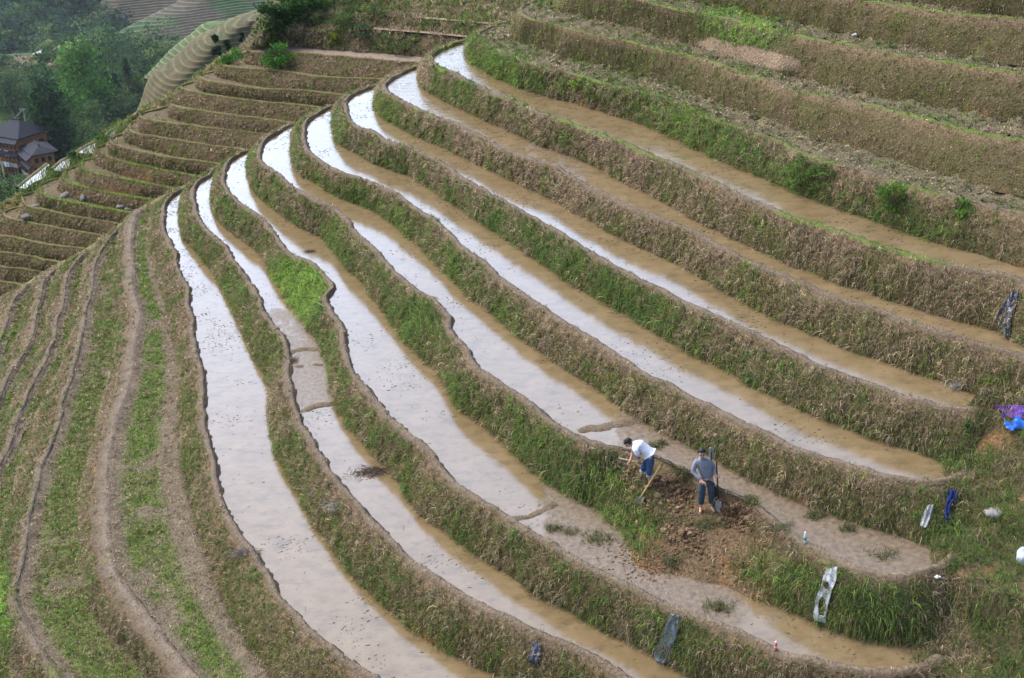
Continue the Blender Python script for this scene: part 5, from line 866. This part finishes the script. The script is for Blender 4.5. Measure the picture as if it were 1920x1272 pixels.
shrub((1500, 345), 52, 46, FG, 'bright fern clump on the bank under the ploughed terrace, left of a pair', 'fern', 900, .07); shrub((1537, 352), 46, 44, FG, 'bright fern clump right of its twin on the same bank', 'fern', 900, .07)
shrub((1675, 392), 46, 58, lin(84, 112, 46), 'wide bright bush on the bank further right of the two ferns', 'shrub', 1000, .08); shrub((1795, 400), 30, 36, lin(96, 130, 50), 'small bright bush nearest the right edge on the same bank', 'shrub', 500, .07)
shrub((1085, 165), 24, 30, lin(110, 138, 50), 'little yellow green bush on the bank above the top paddy', 'shrub', 300, .07); shrub((526, 127), 44, 46, lin(74, 116, 46), 'bright green bush growing on the highest dry bank', 'shrub', 1300, .14)
shrub((626, 80), 20, 20, lin(130, 140, 50), 'small yellow bush on the brushy slope', 'shrub', 350, .12)
for x, y, h, w_, c, lb in [(512, 78, 70, 52, (50, 78, 38), 'large dark green bush at the left end of the brushy slope'), (545, 44, 52, 54, (58, 88, 42), 'dark bush behind the large one at the top edge'), (585, 20, 44, 60, (74, 110, 50), 'leafy bush at the top edge above the grassy mound'), (632, 12, 36, 60, (66, 98, 46), 'bush at the top edge right of the leafy one'), (690, 8, 36, 64, (58, 90, 42), 'bush at the top edge over the brown slope'), (586, 46, 26, 34, (96, 104, 62), 'grey green tussock on the mound'), (646, 56, 26, 44, (78, 98, 52), 'dense green tussock in the middle of the brushy slope'), (684, 70, 24, 30, (80, 98, 66), 'bluish tussock at the left end of the upper path'), (655, 30, 24, 40, (84, 106, 54), 'green tussock under the top bushes'), (700, 34, 28, 46, (92, 112, 56), 'broad pale bush right of the green tussock'), (450, 108, 18, 34, (80, 124, 48), 'bright shrub on the ridge below the large bush'), (432, 118, 14, 30, (76, 116, 46), 'bright low shrub at the tip of the second dry terrace'), (745, 88, 20, 60, (88, 98, 58), 'low olive tussock along the long path')]:
    shrub((x, y), h, w_, lin(*c), lb, 'shrub' if 'tussock' not in lb else 'tussock', 1500 if h > 40 else 600, .2 if h > 40 else .13, cat='bush' if 'tussock' not in lb else 'tussock')
for x, y, h, w_, lb in [(140, 292, 16, 26, 'dark leafy plant between the second and third little paddies'), (105, 322, 14, 20, 'leafy plant right of the second little paddy'), (60, 356, 15, 36, 'leafy plants under the lowest little paddy'), (196, 262, 15, 20, 'leafy plant below the highest little paddy')]: shrub((x, y), h, w_, lin(58, 96, 46), lb, 'shrub', 420, .16, cat='plant')
# wooden house far down on the left
HM = {'wall': mat('orange_wood', lin(156, 104, 64), .8, noise=(1.5, .6, 1.3)), 'tile': mat('grey_roof_tiles', lin(38, 41, 49), .85, noise=(2.5, .7, 1.3)), 'dark': mat('dark_opening', lin(40, 34, 34), .6), 'conc': mat('grey_concrete', lin(140, 134, 128), .9, noise=(1, .8, 1.2)), 'glass': mat('window_glass', lin(90, 100, 110), .15, spec=.6), 'cloth': mat('washing', lin(196, 204, 224), .9)}
hb0 = pd([(46, 335)], 320)[0]; hs_ = empty('house', hb0, 'three storey orange wooden house on stilts with grey tiled roofs at the far left', 'house')
def boxv(o, ax, ay, L_, D_, z0, z1): o = np.array(o, float); return [o+ax*a*L_+ay*b*D_+np.array([0, 0, z]) for z in (z0, z1) for a, b in ((0, 0), (1, 0), (1, 1), (0, 1))], [[0, 1, 2, 3], [4, 7, 6, 5], [0, 4, 5, 1], [1, 5, 6, 2], [2, 6, 7, 3], [3, 7, 4, 0]]
def addb(name, boxes, m, par):
    V, Fc = [], []
    for v, f_ in boxes: Fc += [[len(V)+q for q in ff] for ff in f_]; V += v
    return mesh(name, V, Fc, m, par)
def nrm2(v): v = np.array([v[0], v[1], 0.]); return v/np.linalg.norm(v)
def block(o, ax, ay, L_, D_, zs, roof_h):
    """one wing: ax along the facade we see, ay into the house; zs = (stilt top, mid floor, eave)"""
    z0, z1, z2 = zs; addb('wall', [boxv(o, ax, ay, L_, D_, z1, z2), boxv(np.array(o)+ay*.8, ax, ay, L_, D_-.8, z0, z1)], HM['wall'], hs_)
    nb = int(L_/1.25); addb('post', [boxv(np.array(o)+ax*(i*L_/nb-.12)-ay*.25, ax, ay, .24, .24, -3, z2) for i in range(nb+1)], HM['wall'], hs_)
    addb('stilt', [boxv(np.array(o)+ax*(i*L_/4-.25)+ay*.3, ax, ay, .5, .5, -4, z0) for i in range(5)], HM['conc'], hs_); addb('cellar', [boxv(np.array(o)+ay*2, ax, ay, L_, D_-2, -4, z0)], HM['dark'], hs_)
    addb('balcony', [boxv(np.array(o)-ay*1.1, ax, ay, L_, 1.9, z0-.15, z0), boxv(np.array(o)-ay*1.1, ax, ay, L_, .12, z0, z0+.8)], HM['conc'], hs_); addb('rail', [boxv(np.array(o)-ay*.1, ax, ay, L_, .08, z1+.75, z1+.95)], mat('rail_wood', lin(176, 116, 66), .7), hs_)
    for lv in (z1, z0):
        for i in range(nb):
            w_ = addb('window', [boxv(np.array(o)+ax*((i+.18)*L_/nb)-ay*(.06 if lv == z1 else -.72), ax, ay, L_/nb*.64, .1, lv+1.05, lv+2.1)], HM['dark'], hs_); addb('pane', [boxv(np.array(o)+ax*((i+.46)*L_/nb)-ay*(.10 if lv == z1 else -.68), ax, ay, L_/nb*.07, .05, lv+1.05, lv+2.1)], HM['wall'], w_)
    for lv in (z1, z0):
        for i in range(3):
            w_ = addb('window', [boxv(np.array(o)+ax*(L_-.04)+ay*(.6+i*(D_-.6)/3), ax, ay, .1, (D_-1)/3*.6, lv+.95, lv+2.0)], HM['dark'], hs_); addb('sill', [boxv(np.array(o)+ax*(L_-.02)+ay*(.5+i*(D_-.6)/3), ax, ay, .16, (D_-1)/3*.7, lv+.82, lv+.93)], HM['wall'], w_)
    # skirt roof over the lower storey and over the facade, then the main hip roof
    def slab(nm, p, m=HM['tile']): p = [np.array(q, float) for q in p]; q = [v-np.array([0, 0, .22]) for v in p]; k = len(p); mesh(nm, p+q, [list(range(k)), list(range(2*k-1, k-1, -1))]+[[i, i+k, (i+1) % k+k, (i+1) % k] for i in range(k)], m, hs_)
    O = np.array(o, float); Zv = lambda z: np.array([0, 0, z])
    slab('skirt_roof', [O-ax*.6-ay*1.3+Zv(z1+.05), O+ax*(L_+.6)-ay*1.3+Zv(z1+.05), O+ax*(L_+.2)+ay*.2+Zv(z1+.75), O-ax*.2+ay*.2+Zv(z1+.75)])
    slab('skirt_roof', [O-ax*.9-ay*1.5+Zv(z2-.35), O+ax*(L_+.9)-ay*1.5+Zv(z2-.35), O+ax*(L_+.3)+ay*.5+Zv(z2+.5), O-ax*.3+ay*.5+Zv(z2+.5)])
    e0 = .9; z3 = z2+.55; a, b, c, d_ = O-ax*e0-ay*.2, O+ax*(L_+e0)-ay*.2, O+ax*(L_+e0)+ay*(D_+e0), O-ax*e0+ay*(D_+e0); r1, r2 = O+ax*(D_*.35)+ay*D_*.5, O+ax*(L_-D_*.35)+ay*D_*.5
    V = [a+Zv(z3), b+Zv(z3), c+Zv(z3), d_+Zv(z3), r1+Zv(z3+roof_h), r2+Zv(z3+roof_h)]; V += [v-Zv(.25) for v in V[:4]]; rf = mesh('roof', V, [[0, 1, 5, 4], [1, 2, 5], [2, 3, 4, 5], [3, 0, 4], [6, 9, 8, 7], [0, 6, 7, 1], [1, 7, 8, 2], [2, 8, 9, 3], [3, 9, 6, 0]], HM['tile'], hs_); V, Fc = tube([r1+Zv(z3+roof_h+.1), r2+Zv(z3+roof_h+.1)], .2, 6); mesh('ridge', V, Fc, HM['tile'], rf)
ax = nrm2((.84, -.54)); ay = np.array([-ax[1], ax[0], 0]); block(-ax*9.0, ax, ay, 9.0, 8.5, (3.0, 5.7, 9.0), 3.0)
ax2 = nrm2((.52, -.85)); ay2 = np.array([-ax2[1], ax2[0], 0]); block(ax*.6+ay*.6, ax2, ay2, 8.0, 5.0, (1.6, 4.4, 6.9), 1.3)
for bx_ in (boxv(-ax*4.9-ay*.35, ax, ay, 1.5, .06, 5.0, 6.4), boxv(-ax*6.6-ay*.35, ax, ay, .7, .06, 5.6, 6.5), boxv(-ax*4.5-ay*1.25, ax, ay, .8, .06, 2.7, 3.9), boxv(-ax*3.4-ay*1.25, ax, ay, .5, .06, 2.8, 3.9)): addb('washing', [bx_], HM['cloth'], hs_)
# utility pole and wires behind the house
pb = pd([(51, 250)], 372)[0]; tp = pd([(43.5, 206)], 372)[0]; t = empty('utility_pole', pb, 'pale leaning utility pole behind the house roof', 'pole'); V, Fc = tube([(0, 0, -6), tp-pb], [.28, .2]); mesh('post', V, Fc, HM['conc'], t); cr_ = tp-pb; V, Fc = tube([cr_+[-.9, 0, -.4], cr_+[.9, 0, .2]], .13, 6); mesh('crossarm', V, Fc, HM['conc'], t)
for q in (-.8, 0, .8): ell('insulator', cr_+[q, 0, .15], (.14, .14, .25), HM['cloth'], t, 6)
m_w = mat('wire', lin(120, 130, 140), .6)
for a, b, lb in ((pd([(42, 207)], 372)[0], pd([(-60, 246)], 330)[0], 'thin power wire running left from the pole'), (pd([(46, 206)], 372)[0], pd([(120, 222)], 380)[0], 'thin power wire running right from the pole into the trees')):
    P = [a+(b-a)*q-np.array([0, 0, 2.2*math.sin(math.pi*q)]) for q in np.linspace(0, 1, 14)]; V, Fc = tube(np.array(P)-a, .055, 5); tag(mesh('power_wire', V, Fc, m_w, None, loc=a), lb, 'wire')
# earth clods where the bank is dug, stones below; flecks and stubble on the water
def rubble(name, n, sel, rr, col):
    V, Fc = [], []; A_ = np.array([[1, 0, 0], [-1, 0, 0], [0, 1, 0], [0, -1, 0], [0, 0, 1], [0, 0, -1]], float); T = [[0, 2, 4], [2, 1, 4], [1, 3, 4], [3, 0, 4], [2, 0, 5], [1, 2, 5], [3, 1, 5], [0, 3, 5]]; Cc = []
    Ts = []; base = []
    # one subdivision for rounder clods
    vs = list(A_); cache = {}
    def mid(a, b):
        k_ = (min(a, b), max(a, b))
        if k_ not in cache: v = vs[a]+vs[b]; vs.append(v/np.linalg.norm(v)); cache[k_] = len(vs)-1
        return cache[k_]
    for a, b, c in T: ab, bc, ca = mid(a, b), mid(b, c), mid(c, a); Ts += [[a, ab, ca], [ab, b, bc], [ca, bc, c], [ab, bc, ca]]
    S = np.array(vs); Ts = np.array(Ts); k_ = 0; VV = []; FF_ = []
    while k_ < n:
        x, y = sel()
        if (abs(x-1325) < 26 and 925 < y < 975) or (abs(x-1210) < 20 and 880 < y < 925): continue
        g = hit(x, y); r = rng.uniform(*rr)*rng.uniform(.5, 1)**2; sh = S*rng.uniform(.45, 1.2, (len(S), 1))*rng.uniform(.5, 1.3, 3)*[1, 1, .7]; VV.append(g+sh*r+[0, 0, r*.2]); FF_.append(Ts+k_*len(S)); Cc.append(np.tile(np.array(col[rng.integers(len(col))])*rng.uniform(.6, 1.3), (len(S), 1))); k_ += 1
    return stuff(mesh(name, np.concatenate(VV), np.concatenate(FF_), M['soil'], None, np.concatenate(Cc)))
EC = [lin(122, 96, 74), lin(104, 82, 62), lin(138, 112, 88)]
def s1(): 
    u, v = rng.random(), rng.random()**1.2; x = 1160+250*u; y0 = 858+.36*(x-1160); return x, y0+8+v*(120 if x < 1320 else 50)
rubble('earth_clods', 2600, s1, (.015, .085), EC); rubble('earth_clods', 130, s1, (.08, .17), EC)
rubble('earth_clods', 900, lambda: (rng.normal(1215, 34), rng.normal(1045, 22)), (.012, .05), EC+EC+[lin(160, 108, 68)])
rubble('earth_clods', 700, lambda: (rng.normal(1290, 60), rng.normal(1035, 26)), (.012, .05), EC)
fb = Blades()
def flecks(k, n, cols, s=(.02, .10), w=(.008, .022)):
    P, R = WW[k], FF[k]; B = pair(P, R); i = rng.integers(0, len(P), n); u = rng.beta(1.2, 1.2, n)[:, None]*.96+.02; Q = P[i]*(1-u)+B[i]*u; Q[:, 2] = Z[k]+.006; g = fbm(Q, .7, 211); kp = rng.random(n) < sst(g, .48, .66)*.95+.03; Q = Q[kp]; Q = Q[mudf(k, Q)[:, 0] < .3]; m_ = len(Q); fb.add(Q, np.c_[rng.normal(0, 1, m_), rng.normal(0, .5, m_), np.abs(rng.normal(0, .05, m_))], rng.uniform(*s, m_), rng.uniform(*w, m_), pick(cols, [1]*len(cols), m_), .02)
DK = [lin(84, 80, 78), lin(112, 102, 88), lin(92, 92, 76)]
for k, n_ in ((1, 5200), (2, 2400), (3, 2800), (4, 2200), (5, 2400), (6, 2600), (7, 1800), (8, 2600)): flecks(k, n_, DK)
stuff(fb.build('floating_stubble', M['grass']))
# weeds standing in the drained mud
wb = Blades()
for cx, cy, rx, ry, n_ in [(1120, 1010, 30, 14, 260), (1072, 998, 16, 6, 90), (1040, 992, 16, 5, 160), (1345, 1140, 24, 9, 240), (1260, 1055, 14, 6, 220), (1228, 838, 10, 4, 120), (1240, 832, 8, 3, 80), (1410, 940, 14, 8, 260), (1527, 968, 18, 6, 240), (1592, 992, 16, 4, 180), (1280, 893, 14, 14, 320), (1330, 985, 50, 12, 420), (1440, 990, 40, 12, 300), (1180, 960, 20, 30, 260), (1250, 975, 40, 16, 260), (1660, 1040, 30, 10, 120), (1150, 860, 30, 8, 300)]:
    for q in range(n_//6):
        g = hit(rng.normal(cx, rx*.5), rng.normal(cy, ry*.5)); c = pick([lin(112, 112, 76), lin(98, 108, 66), lin(134, 122, 94)], [1, 1, .7], 6); wb.add(g+rng.normal(0, .04, (6, 3))*[1, 1, .1], rng.normal(0, .6, (6, 3))+[0, 0, .8], rng.uniform(.08, .22, 6), .018, c, .4)
stuff(wb.build('weeds', M['grass']))
stuff(blades.build('grass', M['grass'])); stuff(gbl.build('grass', M['grass'])); stuff(rb.build('grass', M['grass'])); stuff(hb.build('grass', M['grass']))
# ---------------- air ----------------
hm = bpy.data.materials.new('haze'); hm.use_nodes = True; t = hm.node_tree; t.nodes.clear(); pv = N(t, 'ShaderNodeVolumePrincipled'); pv.inputs['Color'].default_value = (.80, .88, 1, 1); pv.inputs['Density'].default_value = .00006; pv.inputs['Anisotropy'].default_value = .2; oo = N(t, 'ShaderNodeOutputMaterial'); t.links.new(pv.outputs[0], oo.inputs['Volume'])
x0, x1, y0, y1, z0, z1_ = -700, 500, -60, 1300, -330, 60
V = [(x, y, z) for x in (x0, x1) for y in (y0, y1) for z in (z0, z1_)]; hz = mesh('haze', V, [[0, 1, 3, 2], [4, 6, 7, 5], [0, 4, 5, 1], [2, 3, 7, 6], [0, 2, 6, 4], [1, 5, 7, 3]], hm); stuff(hz)
